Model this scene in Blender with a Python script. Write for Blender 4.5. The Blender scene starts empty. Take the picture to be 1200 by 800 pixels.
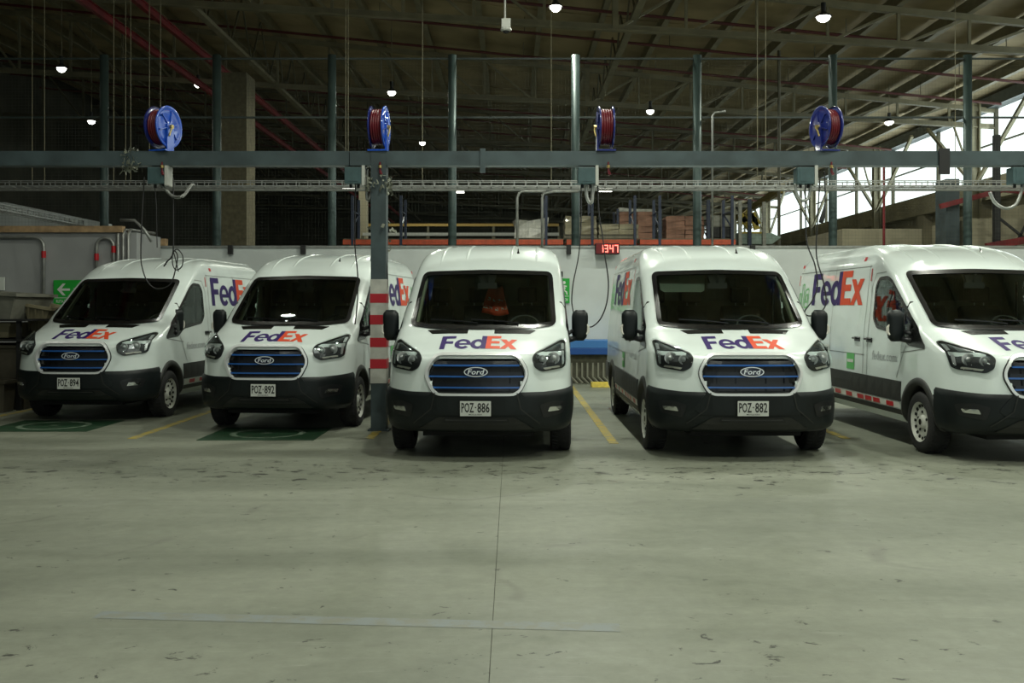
import bpy, bmesh, math, random
import numpy as np
from mathutils import Vector, Matrix
from mathutils.geometry import delaunay_2d_cdt
random.seed(7)
PI = math.pi
SC = bpy.context.scene
COL = SC.collection

# ------------------------------------------------------------ camera, light, exposure
cam_d = bpy.data.cameras.new('camera'); cam = bpy.data.objects.new('camera', cam_d); COL.objects.link(cam)
cam_d.lens = 35.0; cam_d.sensor_width = 36.0; cam_d.shift_y = -40.0 / 1200.0; cam_d.clip_end = 300
cam.location = (0, 0, 1.63); cam.rotation_euler = (PI / 2, 0, 0)
SC.camera = cam
SC.view_settings.view_transform = 'Standard'; SC.view_settings.look = 'None'
SC.view_settings.gamma = 1.0; SC.view_settings.use_curve_mapping = False
SC.view_settings.exposure = -0.75
w = bpy.data.worlds.new('world'); SC.world = w; w.use_nodes = True
w.node_tree.nodes['Background'].inputs[0].default_value = (0.80, 0.95, 0.93, 1)
w.node_tree.nodes['Background'].inputs[1].default_value = 0.22

def area_light(name, loc, rot, sx, sy, power, color, parent=None, spread=PI):
    l = bpy.data.lights.new(name, 'AREA'); l.shape = 'RECTANGLE' if sx != sy else 'DISK'; l.size = sx
    if sx != sy: l.size_y = sy
    l.energy = power; l.color = color; l.spread = spread
    o = bpy.data.objects.new(name, l); COL.objects.link(o); o.location = loc; o.rotation_euler = rot
    if parent: o.parent = parent
    return o
# daylight coming in through the open loading side of the hall behind the camera
area_light('dock_daylight', (8.0, -9.0, 3.6), (PI / 2, 0, 0), 20, 5.5, 400, (0.88, 1.0, 0.97))
# daylight from the clerestory on the right
area_light('clerestory_daylight', (17.5, 46, 7.5), (0, PI / 2 + 0.25, 0), 2.8, 60, 1300, (0.88, 1.0, 0.97))
LAMP_POWER = 430
LAMP_COL = (0.96, 1.0, 0.86)

# ------------------------------------------------------------ materials
def mat(name, col, rough=0.5, metal=0.0, emis=None, es=0.0, noise=0.0, nscale=8.0, bump=0.0, bscale=40.0, coat=0.0, spec=0.5, alpha=None, col2=None):
    m = bpy.data.materials.new(name); m.use_nodes = True
    nt = m.node_tree; b = nt.nodes['Principled BSDF']
    b.inputs['Base Color'].default_value = (*col, 1); b.inputs['Roughness'].default_value = rough
    b.inputs['Metallic'].default_value = metal; b.inputs['Specular IOR Level'].default_value = spec
    b.inputs['Coat Weight'].default_value = coat; b.inputs['Coat Roughness'].default_value = 0.04
    if emis: b.inputs['Emission Color'].default_value = (*emis, 1); b.inputs['Emission Strength'].default_value = es
    if noise > 0 or bump > 0 or col2:
        tc = nt.nodes.new('ShaderNodeTexCoord')
        n = nt.nodes.new('ShaderNodeTexNoise'); n.inputs['Scale'].default_value = nscale; n.inputs['Detail'].default_value = 6
        nt.links.new(tc.outputs['Object'], n.inputs['Vector'])
        if noise > 0 or col2:
            r = nt.nodes.new('ShaderNodeValToRGB')
            c2 = col2 if col2 else tuple(c * (1 - noise) for c in col)
            c1 = col if col2 else tuple(min(1, c * (1 + noise * 0.5)) for c in col)
            r.color_ramp.elements[0].position = 0.35; r.color_ramp.elements[1].position = 0.65
            r.color_ramp.elements[0].color = (*c2, 1); r.color_ramp.elements[1].color = (*c1, 1)
            nt.links.new(n.outputs['Fac'], r.inputs['Fac']); nt.links.new(r.outputs['Color'], b.inputs['Base Color'])
        if bump > 0:
            n2 = nt.nodes.new('ShaderNodeTexNoise'); n2.inputs['Scale'].default_value = bscale; n2.inputs['Detail'].default_value = 4
            nt.links.new(tc.outputs['Object'], n2.inputs['Vector'])
            bp = nt.nodes.new('ShaderNodeBump'); bp.inputs['Strength'].default_value = bump; bp.inputs['Distance'].default_value = 0.02
            nt.links.new(n2.outputs['Fac'], bp.inputs['Height']); nt.links.new(bp.outputs['Normal'], b.inputs['Normal'])
    return m

def glass_mat(name, tint, refl=0.10):
    m = bpy.data.materials.new(name); m.use_nodes = True; nt = m.node_tree
    for n in list(nt.nodes): nt.nodes.remove(n)
    out = nt.nodes.new('ShaderNodeOutputMaterial'); tr = nt.nodes.new('ShaderNodeBsdfTransparent'); gl = nt.nodes.new('ShaderNodeBsdfGlossy')
    tr.inputs['Color'].default_value = (*tint, 1); gl.inputs['Roughness'].default_value = 0.02
    gl.inputs['Color'].default_value = (0.9, 1, 0.97, 1)
    fr = nt.nodes.new('ShaderNodeFresnel'); fr.inputs['IOR'].default_value = 1.5
    mx = nt.nodes.new('ShaderNodeMixShader')
    nt.links.new(fr.outputs['Fac'], mx.inputs['Fac']); nt.links.new(tr.outputs['BSDF'], mx.inputs[1]); nt.links.new(gl.outputs['BSDF'], mx.inputs[2])
    nt.links.new(mx.outputs['Shader'], out.inputs['Surface'])
    return m

M = {}
M['paint'] = mat('white_paint', (0.72, 0.795, 0.77), 0.26, coat=0.6, noise=0.05, nscale=2.0)
M['black_plastic'] = mat('black_plastic', (0.007, 0.0105, 0.011), 0.42, spec=.35, noise=0.25, nscale=5)
M['dark_plastic'] = mat('dark_plastic', (0.009, 0.010, 0.011), 0.35)
M['clad'] = mat('cladding_plastic', (0.018, 0.019, 0.017), 0.5, noise=0.25, nscale=5)
M['frit'] = mat('glass_border', (0.006, 0.006, 0.006), 0.25)
M['rubber'] = mat('tyre_rubber', (0.014, 0.014, 0.014), 0.8, bump=0.2, bscale=60)
M['rim'] = mat('wheel_paint', (0.62, 0.63, 0.57), 0.4, noise=0.2, nscale=12)
M['chrome'] = mat('chrome', (0.75, 0.77, 0.78), 0.16, metal=1.0)
M['silver'] = mat('satin_chrome', (0.62, 0.64, 0.64), 0.30, metal=0.6)
M['bright_trim'] = mat('bright_trim', (0.80, 0.82, 0.82), 0.32, metal=0.35)
M['lampblack'] = mat('headlamp_housing', (0.075, 0.08, 0.085), 0.22, metal=0.5)
M['blue_slat'] = mat('blue_slat', (0.02, 0.10, 0.34), 0.25, coat=0.4)
M['slat'] = mat('grille_slat', (0.004, 0.006, 0.011), 0.25)
M['navy'] = mat('emblem_navy', (0.012, 0.016, 0.035), 0.2, coat=0.5)
M['lett'] = mat('emblem_letter', (0.75, 0.78, 0.80), 0.3, metal=0.3)
M['purple'] = mat('purple_vinyl', (0.024, 0.006, 0.105), 0.5, spec=.3)
M['orange'] = mat('orange_vinyl', (0.64, 0.065, 0.018), 0.5, spec=.3)
M['green_vinyl'] = mat('green_vinyl', (0.12, 0.47, 0.13), 0.5)
M['grey_vinyl'] = mat('grey_vinyl', (0.33, 0.35, 0.36), 0.5)
M['line'] = mat('panel_gap', (0.20, 0.21, 0.20), 0.6)
M['plate'] = mat('plate_white', (0.60, 0.62, 0.58), 0.4)
M['ink'] = mat('plate_ink', (0.012, 0.012, 0.012), 0.5)
M['seat'] = mat('seat_cloth', (0.028, 0.029, 0.029), 0.85, bump=0.3)
M['dash'] = mat('dashboard_plastic', (0.020, 0.021, 0.021), 0.6)
M['bulk'] = mat('bulkhead_panel', (0.17, 0.18, 0.15), 0.7, noise=0.2)
M['trim_beige'] = mat('pillar_trim', (0.26, 0.26, 0.19), 0.8)
M['glass'] = glass_mat('windscreen_glass', (0.68, 0.78, 0.72))
M['sglass'] = glass_mat('side_glass', (0.66, 0.76, 0.71))
M['lens'] = glass_mat('lamp_lens', (0.93, 0.95, 0.95))
M['red_tape'] = mat('red_reflector', (0.52, 0.012, 0.018), 0.3)
M['white_tape'] = mat('white_reflector', (0.66, 0.66, 0.60), 0.35)
M['under'] = mat('underbody', (0.010, 0.010, 0.010), 0.9)
M['amber'] = mat('clear_indicator', (0.72, 0.70, 0.62), 0.2, coat=0.5)

# ------------------------------------------------------------ mesh helpers
def link(name, me, m=None, parent=None, smooth=False):
    if m is not None:
        me.materials.clear(); me.materials.append(m)
    if smooth:
        me.polygons.foreach_set('use_smooth', [True] * len(me.polygons))
    o = bpy.data.objects.new(name, me); COL.objects.link(o)
    if parent is not None: o.parent = parent
    return o

def empty(name, loc=(0, 0, 0), rz=0.0, parent=None):
    o = bpy.data.objects.new(name, None); COL.objects.link(o); o.location = loc; o.rotation_euler = (0, 0, rz)
    o.empty_display_size = 0.1
    if parent is not None: o.parent = parent
    return o

def tag(o, label=None, cat=None, group=None, kind=None):
    if label: o['label'] = label
    if cat: o['category'] = cat
    if group: o['group'] = group
    if kind: o['kind'] = kind
    return o

class MB:
    def __init__(s): s.v = []; s.f = []
    def add(s, vs, fs):
        n = len(s.v); s.v += [tuple(q) for q in vs]; s.f += [tuple(i + n for i in q) for q in fs]; return s
    def box(s, x0, x1, y0, y1, z0, z1):
        vs = [(x0, y0, z0), (x1, y0, z0), (x1, y1, z0), (x0, y1, z0), (x0, y0, z1), (x1, y0, z1), (x1, y1, z1), (x0, y1, z1)]
        return s.add(vs, [(0, 3, 2, 1), (4, 5, 6, 7), (0, 1, 5, 4), (1, 2, 6, 5), (2, 3, 7, 6), (3, 0, 4, 7)])
    def bar(s, p, q, a=0.05, b=None, up=(0, 0, 1)):
        b = b or a; p = Vector(p); q = Vector(q); d = (q - p).normalized(); up = Vector(up)
        if abs(d.dot(up)) > 0.98: up = Vector((0, 1, 0))
        sd = d.cross(up).normalized() * a / 2; u = sd.cross(d).normalized() * b / 2
        vs = [p - sd - u, p + sd - u, p + sd + u, p - sd + u, q - sd - u, q + sd - u, q + sd + u, q - sd + u]
        return s.add(vs, [(0, 1, 2, 3), (7, 6, 5, 4), (0, 4, 5, 1), (1, 5, 6, 2), (2, 6, 7, 3), (3, 7, 4, 0)])
    def tube(s, pts, r, n=6, cap=True):
        pts = [Vector(p) for p in pts]; k = len(pts); rings = []
        ref = Vector((0.123, 0.9, 0.21)).normalized()
        for i, p in enumerate(pts):
            d = (pts[min(i + 1, k - 1)] - pts[max(i - 1, 0)]).normalized()
            if abs(d.dot(ref)) > 0.95: ref = Vector((0.9, 0.1, 0.3)).normalized()
            a = d.cross(ref).normalized(); b = d.cross(a)
            rr = r[i] if isinstance(r, (list, tuple)) else r
            rings.append([p + (a * math.cos(2 * PI * j / n) + b * math.sin(2 * PI * j / n)) * rr for j in range(n)])
        vs = [q for g in rings for q in g]; fs = []
        for i in range(k - 1):
            for j in range(n):
                fs.append((i * n + j, i * n + (j + 1) % n, (i + 1) * n + (j + 1) % n, (i + 1) * n + j))
        if cap: fs.append(tuple(range(n - 1, -1, -1))); fs.append(tuple((k - 1) * n + j for j in range(n)))
        return s.add(vs, fs)
    def cyl(s, c, ax, r, h, n=16, r2=None):
        c = Vector(c); ax = Vector(ax).normalized()
        return s.tube([c - ax * h / 2, c + ax * h / 2], [r, r if r2 is None else r2], n)
    def lathe(s, prof, c=(0, 0, 0), ax='x', n=28):
        # prof: list of (axial, radius)
        vs = []; fs = []
        for a, r in prof:
            for j in range(n):
                t = 2 * PI * j / n; u = r * math.cos(t); v = r * math.sin(t)
                q = {'x': (a, u, v), 'y': (u, a, v), 'z': (u, v, a)}[ax]
                vs.append((q[0] + c[0], q[1] + c[1], q[2] + c[2]))
        for i in range(len(prof) - 1):
            for j in range(n):
                fs.append((i * n + j, i * n + (j + 1) % n, (i + 1) * n + (j + 1) % n, (i + 1) * n + j))
        return s.add(vs, fs)
    def prism(s, poly, a0, a1, ax='y'):
        # poly in the other two coordinates, extruded along ax
        n = len(poly)
        def P(u, v, a): return {'y': (u, a, v), 'x': (a, u, v), 'z': (u, v, a)}[ax]
        vs = [P(u, v, a0) for u, v in poly] + [P(u, v, a1) for u, v in poly]
        fs = [tuple(range(n)), tuple(range(2 * n - 1, n - 1, -1))]
        for i in range(n): fs.append((i, (i + 1) % n, n + (i + 1) % n, n + i))
        return s.add(vs, fs)
    def mesh(s, name='mesh', fix=True):
        me = bpy.data.meshes.new(name); me.from_pydata(s.v, [], s.f); me.update()
        if fix:
            bm = bmesh.new(); bm.from_mesh(me); bmesh.ops.recalc_face_normals(bm, faces=bm.faces); bm.to_mesh(me); bm.free()
        return me
    def build(s, name, m, parent=None, smooth=False, bevel=0.0, loc=None):
        me = s.mesh(name)
        if bevel > 0:
            bm = bmesh.new(); bm.from_mesh(me)
            bmesh.ops.bevel(bm, geom=list(bm.edges), offset=bevel, segments=2, profile=0.5, affect='EDGES'); bm.to_mesh(me); bm.free()
        o = link(name, me, m, parent, smooth)
        if loc: o.location = loc
        return o

def round_poly(pts, r, n=5):
    out = []; k = len(pts)
    for i in range(k):
        p = Vector(pts[i]); a = Vector(pts[i - 1]) - p; b = Vector(pts[(i + 1) % k]) - p
        rr = min(r, a.length * 0.45, b.length * 0.45)
        pa = p + a.normalized() * rr; pb = p + b.normalized() * rr
        for j in range(n + 1):
            t = j / n; q = pa * (1 - t) ** 2 + p * 2 * t * (1 - t) + pb * t * t; out.append((q.x, q.y))
    return out
def offset_poly(pts, d):
    # positive d grows a counter-clockwise polygon
    k = len(pts); area = sum(pts[i][0] * pts[(i + 1) % k][1] - pts[(i + 1) % k][0] * pts[i][1] for i in range(k))
    sg = 1 if area > 0 else -1; out = []
    for i in range(k):
        p = Vector(pts[i]); a = p - Vector(pts[i - 1]); b = Vector(pts[(i + 1) % k]) - p
        if a.length < 1e-7: a = b
        if b.length < 1e-7: b = a
        na = Vector((a.y, -a.x)).normalized(); nb = Vector((b.y, -b.x)).normalized(); n = (na + nb)
        n = n.normalized() if n.length > 1e-6 else na
        c = max(0.5, n.dot(na)); out.append(tuple(p + n * (sg * d / c)))
    return out
def inside(pt, poly):
    x, y = pt; r = False; j = len(poly) - 1
    for i in range(len(poly)):
        xi, yi = poly[i]; xj, yj = poly[j]
        if (yi > y) != (yj > y) and x < (xj - xi) * (y - yi) / (yj - yi) + xi: r = not r
        j = i
    return r
def fill2d(loops, h=None):
    """triangulate even-odd loops, with interior points on a grid of pitch h"""
    vs = []; es = []
    for lp in loops:
        n0 = len(vs); q = []
        for i, p in enumerate(lp):
            a = Vector(p); b = Vector(lp[(i + 1) % len(lp)]); k = max(1, int((b - a).length / h + 0.5)) if h else 1
            for j in range(k): q.append(a.lerp(b, j / k))
        vs += q; n = len(q); es += [(n0 + i, n0 + (i + 1) % n) for i in range(n)]
    if h:
        xs = [p.x for p in vs]; ys = [p.y for p in vs]; x = min(xs) + h / 2
        base = [tuple(p) for p in vs]
        while x < max(xs):
            y = min(ys) + h / 2
            while y < max(ys):
                c = 0
                for lp in loops: c += inside((x, y), lp)
                if c % 2 == 1: vs.append(Vector((x, y)))
                y += h
            x += h
    r = delaunay_2d_cdt(vs, es, [], 0, 1e-6)
    ov, of = r[0], r[2]; keep = []
    for f in of:
        c = sum((ov[i] for i in f), Vector((0, 0))) / len(f)
        if sum(inside(c, lp) for lp in loops) % 2 == 1: keep.append(tuple(f))
    return [tuple(p) for p in ov], keep
def sheet(loops, fn, h=None, skirt=0.0, out=(0, -1, 0)):
    """fill loops, map (a,b)->3D by fn(a,b,off); optional skirt of given depth"""
    vs, fs = fill2d(loops, h); mb = MB()
    a = [fn(x, y, 0) for x, y in vs]; n = len(a)
    if skirt > 0:
        bverts = [fn(x, y, -skirt) for x, y in vs]
        cnt = {}
        for f in fs:
            for i in range(len(f)):
                e = (f[i], f[(i + 1) % len(f)]); cnt[tuple(sorted(e))] = cnt.get(tuple(sorted(e)), []) + [e]
        sf = [(e[0][0], e[0][1], e[0][1] + n, e[0][0] + n) for e in cnt.values() if len(e) == 1]
        mb.add(a + bverts, fs + sf)
        used = set(i for f in mb.f for i in f)
    else: mb.add(a, fs)
    return mb
TXT = {}
def text_tris(s, bold=0.0):
    k = (s, bold)
    if k in TXT: return TXT[k]
    c = bpy.data.curves.new('t', 'FONT'); c.body = s; c.size = 1.0; c.offset = bold; c.resolution_u = 2; c.fill_mode = 'FRONT'
    o = bpy.data.objects.new('t', c); COL.objects.link(o)
    dg = bpy.context.evaluated_depsgraph_get(); me = bpy.data.meshes.new_from_object(o.evaluated_get(dg))
    v = [(q.co.x, q.co.y) for q in me.vertices]; f = [tuple(p.vertices) for p in me.polygons]
    bpy.data.objects.remove(o); bpy.data.curves.remove(c); bpy.data.meshes.remove(me)
    xs = [p[0] for p in v]; ys = [p[1] for p in v]; x0, x1, y0, y1 = min(xs), max(xs), min(ys), max(ys)
    v = [((x - x0) / (x1 - x0), (y - y0) / (y1 - y0)) for x, y in v]
    TXT[k] = (v, f); return TXT[k]
def text_mb(s, fn, x0, x1, y0, y1, bold=0.0, shear=0.0):
    v, f = text_tris(s, bold)
    return MB().add([fn(x0 + (x1 - x0) * a + shear * b * (y1 - y0), y0 + (y1 - y0) * b, 0) for a, b in v], f)

# ------------------------------------------------------------ the van's body surface
def pchip(pts):
    x = np.array([p[0] for p in pts], float); y = np.array([p[1] for p in pts], float)
    h = np.diff(x); dl = np.diff(y) / h; d = np.zeros(len(x))
    for i in range(1, len(x) - 1):
        if dl[i - 1] * dl[i] > 0:
            w1 = 2 * h[i] + h[i - 1]; w2 = h[i] + 2 * h[i - 1]; d[i] = (w1 + w2) / (w1 / dl[i - 1] + w2 / dl[i])
    d[0] = dl[0]; d[-1] = dl[-1]
    X = x.tolist(); Y = y.tolist(); H = h.tolist(); D = d.tolist()
    def f(t):
        if t <= X[0]: return Y[0]
        if t >= X[-1]: return Y[-1]
        i = 0
        while X[i + 1] < t: i += 1
        s = (t - X[i]) / H[i]; s2 = s * s; s3 = s2 * s
        return (2 * s3 - 3 * s2 + 1) * Y[i] + (s3 - 2 * s2 + s) * H[i] * D[i] + (-2 * s3 + 3 * s2) * Y[i + 1] + (s3 - s2) * H[i] * D[i + 1]
    return f
YC = pchip([(.28, -.86), (.36, -.97), (.5, -1.02), (.7, -1.03), (.9, -1.01), (1.05, -.98), (1.13, -.91), (1.18, -.78), (1.27, -.50), (1.34, -.29), (1.40, -.12), (1.5, .015), (1.75, .37), (2.05, .795), (2.14, .94), (2.26, 1.16), (2.37, 1.50), (2.44, 1.95), (2.48, 2.4), (2.50, 3.0)])
DD = pchip([(.28, .55), (.5, .75), (1.05, .75), (1.2, .64), (1.3, .52), (1.42, .42), (2.07, .36), (2.35, .38), (2.50, .25)])
PP = pchip([(.28, 3.0), (.7, 2.7), (1.1, 2.6), (1.3, 2.8), (1.42, 3.0), (2.1, 3.0), (2.50, 3.0)])
WW = pchip([(.28, .93), (.4, 1.0), (.6, 1.02), (.8, 1.012), (1.1, 1.005), (1.35, .99), (1.6, .962), (2.0, .922), (2.18, .895), (2.30, .855), (2.39, .78), (2.45, .64), (2.48, .43), (2.50, .0)])
YR = pchip([(.28, 4.74), (.6, 4.78), (1.6, 4.77), (2.2, 4.68), (2.4, 4.52), (2.50, 4.25)])
def yfront(x, z):
    w_ = WW(z); t = min(1.0, abs(x) / max(w_, 1e-6)); p = PP(z)
    return YC(z) + DD(z) * (1 - (1 - t ** p) ** (1 / p))
def xside(y, z):
    w_ = WW(z); t = (y - YC(z)) / DD(z)
    if t >= 1: return w_
    t = max(0.0, t); p = PP(z)
    return w_ * (max(0.0, 1 - (1 - t) ** p)) ** (1 / p)
def ztop(x, y):
    lo, hi = 1.0, 2.4999
    for _ in range(26):
        mid = (lo + hi) / 2
        if abs(x) <= WW(mid) and yfront(x, mid) <= y: lo = mid
        else: hi = mid
    return lo
def front(off):   # (x,z) on the front face, pushed out
    def f(x, z, d=0):
        s = (off + d)
        e = 0.01; y = yfront(x, z)
        gx = (yfront(x + e, z) - yfront(x - e, z)) / (2 * e); gz = (yfront(x, z + e) - yfront(x, z - e)) / (2 * e)
        gx = max(-2.2, min(2.2, gx)); gz = max(-3, min(3, gz))
        n = Vector((gx, -1, gz)).normalized(); return (x + n.x * s, y + n.y * s, z + n.z * s)
    return f
def side(sg, off):
    def f(y, z, d=0): return (sg * (xside(y, z) + off + d), y, z)
    return f
def hood(off):
    def f(x, y, d=0): return (x, y, ztop(x, y) + off + d)
    return f

WS = [(-.832, 1.425), (-.55, 1.392), (0, 1.385), (.55, 1.392), (.832, 1.425), (.785, 2.055), (0, 2.075), (-.785, 2.055)]
WS = round_poly(WS, .07, 4)
SW = [(-.16, 1.18), (.30, 1.20), (.52, 1.31), (1.28, 1.38), (1.43, 1.50), (1.44, 1.90), (1.35, 2.0), (1.08, 2.01), (.95, 1.96), (.14, 1.40)]
SW = round_poly(SW, .06, 3)
WHEELS_Y = (0.0, 3.75)

def body_mesh():
    zs = list(np.linspace(.28, 1.12, 26)) + list(np.linspace(1.135, 1.40, 22)) + list(np.linspace(1.42, 2.10, 30)) + list(np.linspace(2.12, 2.40, 18)) + [2.415, 2.43, 2.44, 2.45, 2.46, 2.468, 2.475, 2.482, 2.487, 2.492, 2.496, 2.4985, 2.4999]
    NF, NS, NR = 30, 84, 12
    half = []
    for z in zs:
        row = []; w_ = WW(z); p = PP(z); yc = YC(z); d = DD(z); yr = YR(z); rr = min(.16, w_ * .5)
        for i in range(NF):
            th = (PI / 2) * i / NF; row.append((w_ * math.sin(th) ** (2 / p), yc + d * (1 - max(0, math.cos(th)) ** (2 / p))))
        y0 = yc + d; y1 = yr - rr
        for i in range(NS + 1): row.append((w_, y0 + (y1 - y0) * i / NS))
        for i in range(1, 6):
            th = PI / 2 * i / 5; row.append((w_ - rr + rr * math.cos(th), y1 + rr * math.sin(th)))
        for i in range(1, NR + 1): row.append(((w_ - rr) * (1 - i / NR), yr))
        half.append(row)
    n = len(half[0]); vs = []
    for r, z in zip(half, zs):
        ring = r + [(-x, y) for x, y in r[-2:0:-1]]
        vs += [(x, y, z) for x, y in ring]
    m = 2 * n - 2; fs = []
    wsin = offset_poly(WS, -.018); swin = offset_poly(SW, -.016)
    GR = [(-.53, .93), (-.43, .72), (.43, .72), (.53, .93), (.42, 1.10), (-.42, 1.10)]
    for i in range(len(zs) - 1):
        for j in range(m):
            q = (i * m + j, i * m + (j + 1) % m, (i + 1) * m + (j + 1) % m, (i + 1) * m + j)
            c = [sum(vs[k][a] for k in q) / 4 for a in range(3)]
            if c[1] < 1.15 and c[2] > 1.37 and c[2] < 2.1 and abs(c[0]) < .85 and inside((c[0], c[2]), wsin) and c[1] < YC(c[2]) + .25: continue
            if abs(c[0]) > .6 and c[1] < 1.5 and inside((c[1], c[2]), swin): continue
            if c[2] < .70 and c[1] < -.36: continue
            if c[1] < -.7 and inside((c[0], c[2]), GR): continue
            if abs(c[0]) > .5 and any((c[1] - y) ** 2 + (c[2] - .36) ** 2 < .43 ** 2 for y in WHEELS_Y): continue
            fs.append(q)
    fs.append(tuple(range((len(zs) - 1) * m, len(zs) * m)))
    return MB().add(vs, fs)

LET = {
 'F': (.60, [[(0, 0), (.22, 0), (.22, .40), (.54, .40), (.54, .59), (.22, .59), (.22, .81), (.62, .81), (.62, 1), (0, 1)]]),
 'E': (.60, [[(0, 0), (.62, 0), (.62, .2), (.22, .2), (.22, .41), (.58, .41), (.58, .6), (.22, .6), (.22, .81), (.62, .81), (.62, 1), (0, 1)]]),
 'x': (.74, [[(0, 0), (.25, 0), (.37, .2), (.49, 0), (.75, 0), (.50, .37), (.74, .74), (.50, .74), (.375, .55), (.25, .74), (0, .74), (.25, .37)]]),
}
def _e():
    cx, cy, ro, rv, ri, rj = .35, .37, .35, .385, .165, .215
    o = [(cx + ro * math.cos(t), cy + rv * math.sin(t)) for t in np.linspace(0, math.radians(320), 26)]
    o += [(cx + ri * math.cos(t), cy + rj * math.sin(t)) for t in np.linspace(math.radians(320), math.radians(200), 8)]
    o += [(cx + ro, .30)]
    h = [(cx + ri * math.cos(t), cy + .055 + (rj - .04) * math.sin(t)) for t in np.linspace(0, PI, 12)]
    return [o, h]
def _d():
    cx, cy, ro, rv, ri, rj = .33, .365, .33, .38, .135, .20
    o = [(.46, .66)] + [(cx + ro * math.cos(t), cy + rv * math.sin(t)) for t in np.linspace(math.radians(75), math.radians(285), 20)] + [(.46, .07), (.46, 0), (.68, 0), (.68, 1), (.46, 1)]
    h = [(cx + ri * math.cos(t), cy + rj * math.sin(t)) for t in np.linspace(0, 2 * PI, 18)[:-1]]
    return [o, h]
LET['e'] = (.68, _e()); LET['d'] = (.68, _d())
def carrier_logo(fn, x0, x1, y0, y1, h, parent, flip=False):
    """two children: purple Fed, orange Ex"""
    widths = [.62, .69, .68, .60, .75]; xs = np.concatenate([[0], np.cumsum(widths)]); tot = xs[-1]
    sx = (x1 - x0) / tot
    for nm, chars, m in (('purple_lettering', 'Fed', M['purple']), ('orange_lettering', 'Ex', M['orange'])):
        mb = MB()
        for ch in chars:
            i = 'FedEx'.index(ch)
            loops = [[(x0 + (xs[i] + a) * sx, y0 + b * (y1 - y0)) for a, b in lp] for lp in LET[ch][1]]
            v, f = fill2d(loops, h)
            mb.add([fn(a, b) for a, b in v], f)
        o = mb.build(nm, m, parent)

def strip_line(fn, pts, wd):
    """thin band along a polyline on the surface"""
    mb = MB(); vs = []
    P = [Vector(p) for p in pts]
    for a, b in zip(P[:-1], P[1:]):
        k = max(1, int((b - a).length / .08)); d = (b - a).normalized(); n = Vector((-d.y, d.x)) * wd / 2
        v = []
        for i in range(k + 1):
            c = a.lerp(b, i / k); v += [fn(*(c + n)), fn(*(c - n))]
        mb.add(v, [(2 * i, 2 * i + 1, 2 * i + 3, 2 * i + 2) for i in range(k)])
    return mb

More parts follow.
